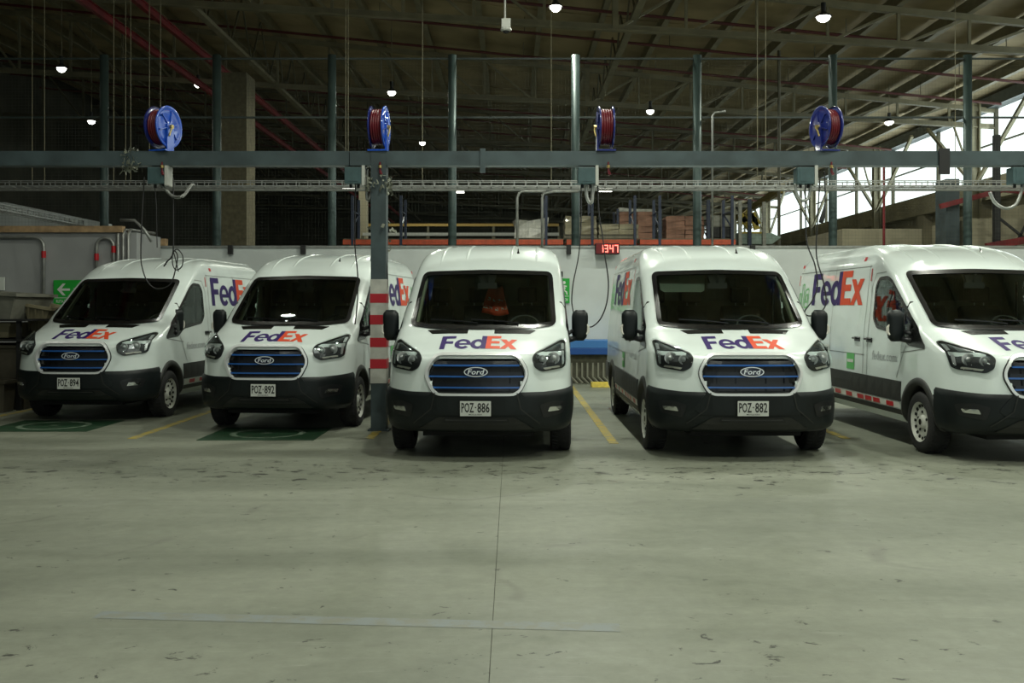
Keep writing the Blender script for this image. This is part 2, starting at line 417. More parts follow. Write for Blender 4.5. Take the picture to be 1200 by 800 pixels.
def make_van():
    root = empty('delivery_van')
    bd = body_mesh().build('body', M['paint'], root, smooth=True)
    # windscreen
    ws = sheet([WS], front(.003), .045).build('windscreen', M['glass'], root, smooth=True)
    sheet([offset_poly(WS, .014), offset_poly(WS, -.038)], front(.010), .035).build('windscreen_border', M['frit'], ws)
    cowl = [(-.82, 1.345 + .055), (.82, 1.40), (.82, 1.425), (-.82, 1.425)]
    for sx in (-.05, .42):
        f = front(.022)
        MB().tube([f(sx, 1.43), f(sx - .2, 1.455), f(sx - .55, 1.475)], .009, 5).build('wiper', M['frit'], ws)
    # side windows
    for sg in (-1, 1):
        g = sheet([SW], side(sg, .002), .08).build('side_window', M['sglass'], root, smooth=True)
        sheet([offset_poly(SW, .012), offset_poly(SW, -.030)], side(sg, .008), .05).build('window_border', M['frit'], g)
        tri = [(-.15, 1.185), (.34, 1.205), (.37, 1.44), (.18, 1.44)]
        sheet([tri], side(sg, .008), .12).build('mirror_base_panel', M['frit'], g)
        strip_line(side(sg, .008), [(.46, 1.27), (.46, 1.70)], .03).build('window_divider', M['frit'], g)
    # bumper
    BF = [(-1.0, .31), (1.0, .31), (1.0, .70), (.98, .775), (.60, .752), (.45, .745), (-.45, .745), (-.60, .752), (-.98, .775), (-1.0, .70)]
    def bf(x, z, d=0):   # map |x| 0..1 to arc around the corner so the bumper wraps to the wheel arch
        t = min(1.0, abs(x)); sg = 1 if x >= 0 else -1
        w_ = WW(z); p = PP(z); th = t * PI / 2 * .93
        o = .022 + d
        X = w_ * math.sin(th) ** (2 / p); Y = YC(z) + DD(z) * (1 - math.cos(th) ** (2 / p))
        nx = math.sin(th) ** 2; return (sg * (X + o * nx), Y - o * (1 - nx * .9), z)
    def bu(x, z):        # inverse helper: parameter for a real x
        w_ = WW(z); p = PP(z); return math.copysign(math.asin(min(1, (abs(x) / w_)) ** (p / 2)) / (PI / 2 * .93), x)
    # resample with parameters
    bp = MB(); ns, nz = 60, 12; vs = []
    for i in range(nz + 1):
        for j in range(ns + 1):
            u = -1 + 2 * j / ns; zt = .745 + .035 * max(0, abs(u) - .45) / .55; z = .30 + (zt - .30) * i / nz
            dd = 0.0
            if i in (0, nz): dd = -.03
            vs.append(bf(u, z, dd))
    bp.add(vs, [(i * (ns + 1) + j, i * (ns + 1) + j + 1, (i + 1) * (ns + 1) + j + 1, (i + 1) * (ns + 1) + j) for i in range(nz) for j in range(ns)])
    bump = bp.build('front_bumper', M['black_plastic'], root, smooth=True)
    fx = lambda o: (lambda x, z, d=0: bf(bu(x, z), z, o + d))
    # proud centre panel with sloping ends and the recess under it
    cen = [(-.60, .56), (-.52, .50), (.52, .50), (.60, .56), (.47, .735), (-.47, .735)]
    sheet([round_poly(cen, .03)], fx(.014), .12, .014).build('bumper_centre_panel', M['black_plastic'], bump)
    low = [(-.62, .335), (.62, .335), (.40, .475), (-.40, .475)]
    sheet([round_poly(low, .03)], fx(.012), .12, .012).build('bumper_skirt', M['clad'], bump)
    gr = [(-.36, .415), (.36, .415), (.33, .47), (-.33, .47)]
    sheet([round_poly(gr, .015)], fx(.016), .12).build('lower_intake', M['dark_plastic'], bump)
    MB().bar(fx(.02)(-.32, .445), fx(.02)(.32, .445), .012, .012).build('intake_bar', M['clad'], bump)
    for sg in (-1, 1):
        fg = [(sg * .66, .60), (sg * .70, .46), (sg * .90, .50), (sg * .93, .62), (sg * .80, .64)]
        sheet([round_poly(fg, .03)], fx(.008), .08).build('fog_lamp_recess', M['dark_plastic'], bump)
        fo = [(sg * .74, .525), (sg * .87, .535), (sg * .885, .575), (sg * .76, .575)]
        sheet([round_poly(fo, .012)], fx(.016), .06, .01).build('fog_lamp', M['chrome'], bump)
        cr = strip_line(lambda a, b: fx(.022)(a, b), [(sg * .43, .73), (sg * .47, .56), (sg * .66, .40)], .012).build('bumper_crease', M['clad'], bump)
    # grille
    G = [(-.552, .935), (-.445, .705), (.445, .705), (.552, .935), (.44, 1.12), (-.44, 1.12)]
    gp = round_poly(G, .09, 5)
    grr = empty('grille', parent=root)
    sheet([gp], front(-.035), .09).build('grille_back', M['frit'], grr)
    sheet([offset_poly(gp, .006), offset_poly(gp, -.020)], front(.036), .09, .06).build('chrome_surround', M['bright_trim'], grr)
    sheet([offset_poly(gp, .018), offset_poly(gp, .004)], front(.008), .09).build('surround_shadow_gap', M['frit'], grr)
    for z, hw, zt in ((1.015, .455, 1.05), (.900, .500, .935), (.785, .455, .815)):
        sheet([round_poly([(-hw, z - .010), (hw, z - .010), (hw, z + .008), (-hw, z + .008)], .005, 2)], front(.012), .12, .03).build('blue_bar', M['blue_slat'], grr)
        sheet([round_poly([(-hw + .01, z + .008), (hw - .01, z + .008), (hw - .02, zt + .012), (-hw + .02, zt + .012)], .01, 2)], front(.002), .12, .03).build('grille_slat', M['slat'], grr)
    for x in (-.16, .16, -.36, .36):
        MB().bar(front(-.02)(x, .73), front(-.02)(x, 1.09), .008, .02).build('grille_strut', M['slat'], grr)
    em = empty('emblem', parent=root)
    def ell(a, b, n=32): return [(a * math.cos(2 * PI * i / n), .945 + b * math.sin(2 * PI * i / n)) for i in range(n)]
    sheet([ell(.125, .050)], front(.030), .1, .03).build('emblem_plate', M['navy'], em)
    sheet([ell(.125, .050), ell(.115, .042)], front(.036), .1, .006).build('emblem_ring', M['lett'], em)
    text_mb('Ford', front(.034), -.088, .078, .92, .972, bold=.012, shear=.25).build('emblem_lettering', M['lett'], em)
    # headlamps
    for sg in (-1, 1):
        H = [(.585, 1.09), (.615, 1.135), (.90, 1.262), (.945, 1.245), (.935, 1.0), (.90, .975), (.69, .945), (.615, .99)]
        H = [(sg * a, b) for a, b in H]; hp = round_poly(H, .03, 4)
        hl = sheet([hp], front(.004), .06, .004).build('headlamp', M['lampblack'], root)
        sheet([hp, offset_poly(hp, -.012)], front(.014), .08, .012).build('lamp_rim', M['dark_plastic'], hl)
        for cx, cz, rr in ((.69, 1.07, .052), (.815, 1.085, .066)):
            cc = Vector(front(.0)(sg * cx, cz)); mb = MB()
            mb.lathe([(0.0, rr), (-.016, rr), (-.016, rr * .92), (-.002, rr * .55), (-.002, rr * .5), (-.024, rr * .42), (-.032, rr * .2), (-.034, 0.0005)], cc, 'y', 20)
            mb.build('lamp_reflector', M['silver'], hl, smooth=False)
        sheet([round_poly([(sg * .70, .985), (sg * .87, 1.005), (sg * .88, .985), (sg * .72, .965)], .008, 2)], front(.010), .1).build('indicator_strip', M['amber'], hl)
        sheet([round_poly([(sg * .895, 1.22), (sg * .925, 1.225), (sg * .92, 1.02), (sg * .90, 1.01)], .01, 2)], front(.010), .1).build('running_light', M['silver'], hl)
        sheet([hp], front(.034), .08).build('lamp_lens', M['lens'], hl, smooth=True)
    # hood
    for sg in (-1, 1):
        V = [(sg * .15, -.31), (sg * .55, -.295), (sg * .62, -.165), (sg * .15, -.185)]
        sheet([round_poly(V, .01, 2)], hood(.004), .08).build('bonnet_vent', M['frit'], root)
    lg = empty('bonnet_lettering', parent=root)
    carrier_logo(hood(.003), -.42, .42, -.77, -.385, .06, lg)
    hl_ = strip_line(hood(.002), [(-.44, -.955), (.44, -.955)], .006)
    for sg in (-1, 1):
        f = front(.003)
        hl_.add(*(lambda q: (q.v, q.f))(strip_line(lambda a, b: f(a, b), [(sg * .45, 1.10), (sg * .585, 1.095)], .007)))
        hl_.add(*(lambda q: (q.v, q.f))(strip_line(hood(.003), [(sg * .885, -.52), (sg * .90, -.30), (sg * .865, -.08)], .008)))
    # roof seams
    for x in (-.60, -.28, .28, .60):
        mb = MB(); vs = []
        for i in range(24):
            y = 1.02 + i * .16; z0 = ztop(x, y)
            vs += [(x - .022, y, ztop(x - .022, y) - .004), (x - .010, y, z0 + .012 * min(1, i / 2)), (x + .010, y, z0 + .012 * min(1, i / 2)), (x + .022, y, ztop(x + .022, y) - .004)]
        mb.add(vs, [(4 * i + k, 4 * i + k + 1, 4 * i + k + 5, 4 * i + k + 4) for i in range(23) for k in range(3)])
        mb.build('roof_rib', M['paint'], root, smooth=True)
    zz = ztop(.36, 1.35)
    MB().tube([(.36, 1.35, zz - .01), (.36, 1.36, zz + .02), (.36, 1.39, zz + .06)], [.022, .012, .004], 6).build('roof_aerial', M['frit'], root)
    # doors, seams, cladding, handles
    for sg in (-1, 1):
        F = side(sg, .004); mb = MB()
        for pts in ([(1.56, .42), (1.56, 1.9), (1.46, 2.06), (1.15, 2.07)], [(.62, .80), (.42, 1.12), (.36, 1.19)], [(1.70, .42), (1.70, 2.18)], [(2.98, .42), (2.98, 2.18)], [(1.66, 2.16), (4.6, 2.16)], [(1.66, 1.02), (4.6, 1.02)], [(-.14, 1.17), (.5, 1.10)]):
            q = strip_line(F, pts, .010); mb.add(q.v, q.f)
        mb.build('door_seam', M['line'], root)
        # swage rail
        for y0, y1, nm in ((.47, 3.28, 'sill_cladding'), (4.22, 4.70, 'rear_cladding')):
            q = [(y0, .53), (y1, .53), (y1, .775), (y0, .765)]
            sheet([q], side(sg, .014), .25, .014).build(nm, M['clad'], root)
        q = [(.44, .37), (3.30, .37), (3.30, .43), (.44, .43)]
        sheet([q], side(sg, .010), .25, .01).build('lower_sill', M['clad'], root)
        st = sheet([[(.52, .445), (3.2, .445), (3.2, .515), (.52, .515)]], side(sg, .010), .3, .008).build('reflective_strip', M['white_tape'], root)
        y = .68
        while y < 3.1:
            sheet([[(y, .452), (y + .22, .452), (y + .22, .508), (y, .508)]], side(sg, .013), .3).build('red_reflector', M['red_tape'], st)
            y += .27 if int(y * 10) % 2 else .42
        for (yy, zz_, a, b) in ((1.95, 2.265, .09, .05), (1.63, 2.05, .03, .16), (4.55, 2.265, .09, .05), (4.62, 2.05, .03, .16)):
            sheet([[(yy - a / 2, zz_ - b / 2), (yy + a / 2, zz_ - b / 2), (yy + a / 2, zz_ + b / 2), (yy - a / 2, zz_ + b / 2)]], side(sg, .006)).build('reflector', M['red_tape'], root)
        for yy in (1.50, 1.92):
            h = empty('door_handle', parent=root); X = sg * xside(yy, 1.22)
            MB().box(min(X, X + sg * .012), max(X, X + sg * .012), yy - .09, yy + .09, 1.185, 1.245).build('handle_plate', M['dark_plastic'], h, bevel=.004)
            MB().tube([(X + sg * .012, yy - .10, 1.225), (X + sg * .045, yy - .06, 1.228), (X + sg * .045, yy + .06, 1.228), (X + sg * .012, yy + .10, 1.225)], .014, 6).build('handle_grip', M['dark_plastic'], h)
        # lettering on the side: reads front to rear on the +x side, rear to front on the -x side
        sl = empty('side_lettering', parent=root)
        F2 = side(sg, .006)
        if sg > 0:
            carrier_logo(lambda a, b, d=0: F2(a, b), 1.85, 3.95, 1.66, 2.13, .16, sl)
        else:
            carrier_logo(lambda a, b, d=0: F2(-a, b), -3.95, -1.85, 1.66, 2.13, .16, sl)
        # green outlined script beside it
        mb = MB()
        def outl(loop):
            q = sheet([offset_poly(loop, .012), offset_poly(loop, -.010)], (lambda a, b, d=0: F2(a if sg > 0 else -a, b)), .2); mb.add(q.v, q.f)
        x0 = 4.02 if sg > 0 else -4.58
        def L(dx, wd, z0, z1): return round_poly([(x0 + dx, z0), (x0 + dx + wd, z0 + .02), (x0 + dx + wd, z1), (x0 + dx, z1 - .03)], .05, 3)
        for a in ((.0, .08, 1.66, 1.86), (.13, .09, 1.60, 2.0), (.28, .17, 1.62, 1.92), (.32, .09, 1.70, 1.84)): outl(L(*a))
        mb.build('green_lettering', M['green_vinyl'], sl)
        fl = (lambda a, b, d=0: F2(a if sg > 0 else -a, b))
        if sg > 0:
            text_mb('fedex.com', fl, .62, 1.38, .98, 1.09).build('web_address', M['grey_vinyl'], sl)
        else:
            text_mb('fedex.com', fl, -1.38, -.62, .98, 1.09).build('web_address', M['grey_vinyl'], sl)
        a0 = (2.0, 2.28) if sg > 0 else (-2.28, -2.0)
        sheet([[(a0[0], .81), (a0[1], .81), (a0[1], 1.02), (a0[0], 1.02)]], fl).build('green_label', M['green_vinyl'], sl)
        sheet([[(a0[0] + .03, .90), (a0[1] - .03, .90), (a0[1] - .03, .94), (a0[0] + .03, .94)]], (lambda a, b, d=0: side(sg, .009)(a if sg > 0 else -a, b))).build('label_print', M['white_tape'], sl)
        # arches and wheels
        for wy in WHEELS_Y:
            lo = []
            a0_, a1_ = math.radians(-8), math.radians(188)
            def P(r, t, o): y = wy + r * math.cos(t); z = .36 + r * math.sin(t); return (sg * (xside(y, max(.28, z)) + o), y, z)
            mb = MB(); vs = []; N = 30
            for i in range(N + 1):
                t = a0_ + (a1_ - a0_) * i / N
                vs += [P(.395, t, -.10), P(.398, t, .012), P(.43, t, .020), P(.475, t, .014), P(.485, t, -.01)]
            mb.add(vs, [(5 * i + k, 5 * i + k + 1, 5 * i + k + 6, 5 * i + k + 5) for i in range(N) for k in range(4)])
            mb.build('wheel_arch', M['clad'], root, smooth=True)
            mb = MB(); vs = []
            for i in range(N + 1):
                t = a0_ + (a1_ - a0_) * i / N
                vs += [(sg * .93, wy + .40 * math.cos(t), .36 + .40 * math.sin(t)), (sg * .60, wy + .40 * math.cos(t), .36 + .40 * math.sin(t))]
            mb.add(vs, [(2 * i, 2 * i + 1, 2 * i + 3, 2 * i + 2) for i in range(N)])
            mb.add([(sg * .60, wy - .4, .30), (sg * .60, wy + .4, .30), (sg * .60, wy + .4, .78), (sg * .60, wy - .4, .78)], [(0, 1, 2, 3)])
            mb.build('wheel_liner', M['under'], root)
            wh = empty('wheel', loc=(sg * .895, wy, .345), parent=root)
            s = sg
            MB().lathe([(s * -.115, .225), (s * -.118, .27), (s * -.112, .318), (s * -.09, .340), (s * .09, .340), (s * .108, .322), (s * .118, .28), (s * .108, .222)], (0, 0, 0), 'x', 40).build('tyre', M['rubber'], wh, smooth=True)
            mb = MB()
            for k in range(40):
                t = 2 * PI * k / 40; c_, s_ = math.cos(t), math.sin(t)
                mb.bar((-.095, .340 * c_, .340 * s_), (-.03, .340 * math.cos(t + .05), .340 * math.sin(t + .05)), .018, .010)
                mb.bar((.03, .340 * math.cos(t + .05), .340 * math.sin(t + .05)), (.098, .338 * c_, .338 * s_), .018, .010)
            tag(mb.build('tyre_tread', M['rubber'], wh), kind='stuff')
            MB().lathe([(s * .112, .224), (s * .104, .212), (s * .078, .204), (s * .072, .198), (s * .066, .165), (s * .074, .150), (s * .070, .10), (s * .060, .085), (s * .085, .075), (s * .100, .060), (s * .102, .0006)], (0, 0, 0), 'x', 48).build('rim', M['rim'], wh, smooth=True)
            mb = MB()
            for k in range(16):
                t = 2 * PI * k / 16; c_, s_ = math.cos(t), math.sin(t)
                mb.bar((s * .072, .168 * c_, .168 * s_), (s * .078, .198 * c_, .198 * s_), .030, .012, up=(1, 0, 0))
            for k in range(5):
                t = 2 * PI * k / 5 + .3; mb.cyl((s * .074, .112 * math.cos(t), .112 * math.sin(t)), (1, 0, 0), .017, .012, 8)
            mb.cyl((s * .100, 0, 0), (1, 0, 0), .034, .01, 12)
            tag(mb.build('rim_opening', M['frit'], wh), kind='stuff')
        # door mirrors
        mr = empty('door_mirror', parent=root)
        mb = MB(); vs = []; pr = [(.0, 1.0)]
        zz0, zz1 = 1.235, 1.60; N = 9
        for i in range(N + 1):
            t = i / N; z = zz0 + (zz1 - zz0) * t
            k = (1 - (2 * t - 1) ** 6) ** .35 if 0 < t < 1 else .55
            cx = 1.125 + .006 * t; hw = .100 * k * (1 - .10 * (1 - t)); dp = .075 * k
            for j in range(14):
                a = 2 * PI * j / 14; ca, sa = math.cos(a), math.sin(a)
                X = cx + hw * math.copysign(abs(ca) ** .55, ca); Y = .38 + (dp * (1.0 if sa < 0 else .35)) * math.copysign(abs(sa) ** .7, sa)
                vs.append((sg * X, Y, z))
        mb.add(vs, [(i * 14 + j, i * 14 + (j + 1) % 14, (i + 1) * 14 + (j + 1) % 14, (i + 1) * 14 + j) for i in range(N) for j in range(14)] + [tuple(range(14)), tuple(range(N * 14, N * 14 + 14))])
        mb.build('mirror_housing', M['black_plastic'], mr, smooth=True)
        MB().box(min(sg * 1.05, sg * 1.20), max(sg * 1.05, sg * 1.20), .405, .412, 1.27, 1.565).build('mirror_glass', M['chrome'], mr)
        MB().tube([(sg * 1.205, .33, 1.31), (sg * 1.225, .345, 1.34), (sg * 1.226, .345, 1.40), (sg * 1.21, .335, 1.43)], [.010, .018, .018, .008], 8).build('mirror_indicator', M['amber'], mr)
        mb = MB().tube([(sg * .95, .22, 1.245), (sg * 1.03, .30, 1.255), (sg * 1.09, .37, 1.27)], [.045, .034, .032], 8)
        mb.tube([(sg * .95, .22, 1.31), (sg * 1.06, .36, 1.36)], [.03, .022], 8).build('mirror_arm', M['dark_plastic'], mr, smooth=True)
    # underbody, rear bumper
    mb = MB().box(-.60, .60, -.72, 4.6, .24, .34); mb.box(-.92, .92, .45, 3.3, .30, .42); mb.box(-.92, .92, 4.2, 4.6, .30, .42)
    mb.build('underbody', M['under'], root)
    MB().tube([(-.86, 0, .345), (.86, 0, .345)], .045, 8).build('front_axle', M['under'], root)
    MB().tube([(-.86, 3.75, .345), (.86, 3.75, .345)], .05, 8).build('rear_axle', M['under'], root)
    MB().box(-.95, .95, 4.70, 4.86, .40, .62).build('rear_bumper', M['clad'], root, bevel=.02)
    # cab interior
    cab = empty('cab_interior', parent=root)
    mb = MB(); dp = [(.10, 1.30), (.36, 1.375), (.62, 1.36), (.74, 1.22), (.72, .85), (.3, .75)]
    mb.prism(dp, -.80, .80, 'x').build('dashboard', M['dash'], cab)
    MB().box(-.86, .86, .2, 1.85, .55, .60).build('cab_floor', M['dash'], cab)
    MB().box(-.86, .86, 1.78, 1.80, .60, 2.22).build('bulkhead', M['bulk'], cab)
    MB().box(-.50, .50, 1.765, 1.78, 1.72, 2.02).build('bulkhead_window', M['sglass'], cab)
    for sx, wd in ((.47, .50), (-.30, .50), (-.62, .36)):
        x0, x1 = sx - wd / 2, sx + wd / 2
        if sx == -.62: x0, x1 = -.80, -.50
        if sx == -.30: x0, x1 = -.36, .02
        MB().prism([(1.20, 1.0), (1.62, 1.0), (1.72, 1.62), (1.62, 1.66), (1.55, 1.60), (1.42, 1.12), (1.12, 1.10)], x0, x1, 'x').build('seat', M['seat'], cab, bevel=.02)
        cx = (x0 + x1) / 2
        MB().box(cx - .125, cx + .125, 1.58, 1.68, 1.69, 1.90).build('headrest', M['seat'], cab, bevel=.03)
        MB().tube([(cx - .06, 1.63, 1.60), (cx - .06, 1.63, 1.72)], .008, 5).tube([(cx + .06, 1.63, 1.60), (cx + .06, 1.63, 1.72)], .008, 5).build('headrest_rod', M['silver'], cab)
    R = .195; C = Vector((.45, .86, 1.38)); ax = Vector((0, -math.cos(.75), math.sin(.75))); u = Vector((1, 0, 0)); v = ax.cross(u)
    pts = [C + (u * math.cos(2 * PI * i / 24) + v * math.sin(2 * PI * i / 24)) * R for i in range(25)]
    mb = MB().tube(pts, .016, 6)
    for t in (.3, PI - .3, -PI / 2): mb.tube([C - ax * .02, C + (u * math.cos(t) + v * math.sin(t)) * R], .018, 5)
    mb.tube([C, C - Vector((0, .25, .08))], .03, 6)
    mb.build('steering_wheel', M['dash'], cab, smooth=True)
    MB().box(-.12, .12, .78, .81, 1.86, 1.93).tube([(0, .76, 2.03), (0, .80, 1.93)], .012, 5).build('rear_view_mirror', M['dash'], cab, bevel=.0)
    MB().prism([(-.08, 1.92), (.08, 1.92), (.12, 2.03), (-.12, 2.03)], .80, .86, 'y').build('sensor_cover', M['dash'], cab)
    for sg in (-1, 1):
        MB().bar((sg * .79, .22, 1.42), (sg * .755, .95, 2.03), .05, .03, up=(1, 0, 0)).build('pillar_trim', M['trim_beige'], cab)
        MB().box(min(sg * .88, sg * .93), max(sg * .88, sg * .93), .40, 1.34, .62, 1.17).build('door_card', M['dash'], cab)
        MB().tube([(sg * .84, 1.40, 1.95), (sg * .84, 1.42, 1.2)], .018, 4).build('seat_belt', M['dash'], cab)
    MB().box(-.80, .80, 1.02, 1.78, 2.08, 2.11).build('headliner', M['trim_beige'], cab)
    return root

def plate(root, txt):
    p = empty('number_plate', parent=root)
    y = -1.03 - .042
    MB().box(-.17, .17, y - .008, y + .012, .485, .655).build('plate_frame', M['frit'], p)
    MB().box(-.162, .162, y - .012, y - .008, .492, .648).build('plate_panel', M['plate'], p)
    fn = lambda a, b, d=0: (a, y - .0145, b)
    mb = text_mb(txt[:3], fn, -.148, -.016, .528, .632, bold=.018)
    q = text_mb(txt[3:], fn, .020, .148, .528, .632, bold=.018); mb.add(q.v, q.f)
    mb.add([fn(-.006, .575), fn(.008, .575), fn(.008, .589), fn(-.006, .589)], [(0, 1, 2, 3)])
    q = text_mb('MOSQUERA', fn, -.07, .07, .499, .515, bold=.01); mb.add(q.v, q.f)
    mb.build('plate_lettering', M['ink'], p)
def side_plate(root, txt):
    F = side(-1, .006); p = empty('side_plate_decal', parent=root)
    G_ = side(-1, .0085); fn = lambda a, b, d=0: G_(-a, b); fo = lambda a, b, d=0: F(-a, b)
    sheet([[(-3.50, .84), (-2.99, .84), (-2.99, 1.10), (-3.50, 1.10)]], fo).build('decal_panel', M['plate'], p)
    mb = text_mb(txt[:3], fn, -3.46, -3.28, .94, 1.07, bold=.02)
    for t, a, b, c, d in ((txt[3:], -3.22, -3.03, .94, 1.07), ('MOSQUERA', -3.38, -3.10, .865, .905)):
        q = text_mb(t, fn, a, b, c, d, bold=.015); mb.add(q.v, q.f)
    mb.build('decal_lettering', M['ink'], p)

def copy_tree(o, parent=None):
    c = o.copy(); COL.objects.link(c); c.parent = parent
    for ch in list(o.children): copy_tree(ch, c)
    return c

VANS = [(-.337, 11.5, -2.4, 'POZ886', 'white delivery van with plate POZ 886, middle of the row, orange vest inside'),
        (-6.11, 14.95, -3.6, 'POZ894', 'white delivery van with plate POZ 894, farthest left beside the grey bins'),
        (-3.09, 13.8, -4.8, 'POZ892', 'white delivery van with plate POZ 892, just left of the red and white banded post'),
        (2.53, 11.5, -0.3, 'POZ882', 'white delivery van with plate POZ 882, between the middle van and the right-hand van'),
        (5.58, 11.2, 1.0, 'POZ887', 'white delivery van farthest right, its front cut by the photo edge')]
proto = make_van()
roots = [proto] + [copy_tree(proto) for _ in VANS[1:]]
for r, (x, y, a, t, lb) in zip(roots, VANS):
    r.location = (x, y, 0); r.rotation_euler = (0, 0, math.radians(a))
    tag(r, lb, 'van', 'delivery vans parked in a row')
    plate(r, t)
side_plate(roots[4], 'POZ887')
for ch in roots[1].children:        # its mirrors are folded back
    if ch.name.startswith('door_mirror'):
        sg = 1 if max(c.bound_box[6][0] for c in ch.children) > 0 else -1
        a = sg * math.radians(62); piv = Vector((sg * 1.0, .24, 0)); R3 = Matrix.Rotation(a, 3, 'Z')
        ch.location = piv - R3 @ piv; ch.rotation_euler = (0, 0, a)

MB().add([(-.70, .99, 2.03), (-.12, .99, 2.03), (-.14, .89, 1.84), (-.18, .88, 1.82), (-.64, .88, 1.82), (-.69, .89, 1.85)] + [(-.70, 1.01, 2.03), (-.12, 1.01, 2.03), (-.14, .91, 1.84), (-.18, .90, 1.82), (-.64, .90, 1.82), (-.69, .91, 1.85)],
    [(0, 1, 2, 3, 4, 5), (11, 10, 9, 8, 7, 6), (0, 1, 7, 6), (1, 2, 8, 7), (2, 3, 9, 8), (3, 4, 10, 9), (4, 5, 11, 10), (5, 0, 6, 11)]).build('sun_visor', mat('visor_grey', (.32, .36, .29), .8), roots[3])
# orange vest in the middle van's cab
v0 = empty('safety_vest', (-.337, 11.5, 0), math.radians(-2.2))
tag(v0, 'orange safety vest with pale bands hanging behind the middle windscreen', 'vest')
mb = MB(); vs = []
for i in range(9):
    for j in range(9):
        u_ = i / 8; t = j / 8; hw = .085 + .09 * t
        vs.append((.07 + (u_ - .5) * 2 * hw, 1.44 - .10 * math.sin(t * 1.5) + .014 * math.sin(u_ * 14 + t * 4), 1.90 - .36 * t + .02 * math.cos(u_ * 5)))
mb.add(vs, [(i * 9 + j, i * 9 + j + 1, (i + 1) * 9 + j + 1, (i + 1) * 9 + j) for i in range(8) for j in range(8)])
fv = mb.build('vest_cloth', mat('vest_orange', (0.85, 0.07, 0.015), .75), v0, smooth=True)
md = fv.modifiers.new('s', 'SOLIDIFY'); md.thickness = .012
mb = MB()
for t0, t1 in ((.42, .52), (.72, .82)):
    vs = []
    for i in range(9):
        for t in (t0, t1):
            u_ = i / 8; hw = .085 + .09 * t
            vs.append((.07 + (u_ - .5) * 2 * hw, 1.428 - .10 * math.sin(t * 1.5) + .014 * math.sin(u_ * 14 + t * 4), 1.90 - .36 * t + .02 * math.cos(u_ * 5)))
    mb.add(vs, [(2 * i, 2 * i + 1, 2 * i + 3, 2 * i + 2) for i in range(8)])
tag(mb.build('reflective_band', M['white_tape'], v0), 'pale grey reflective bands')

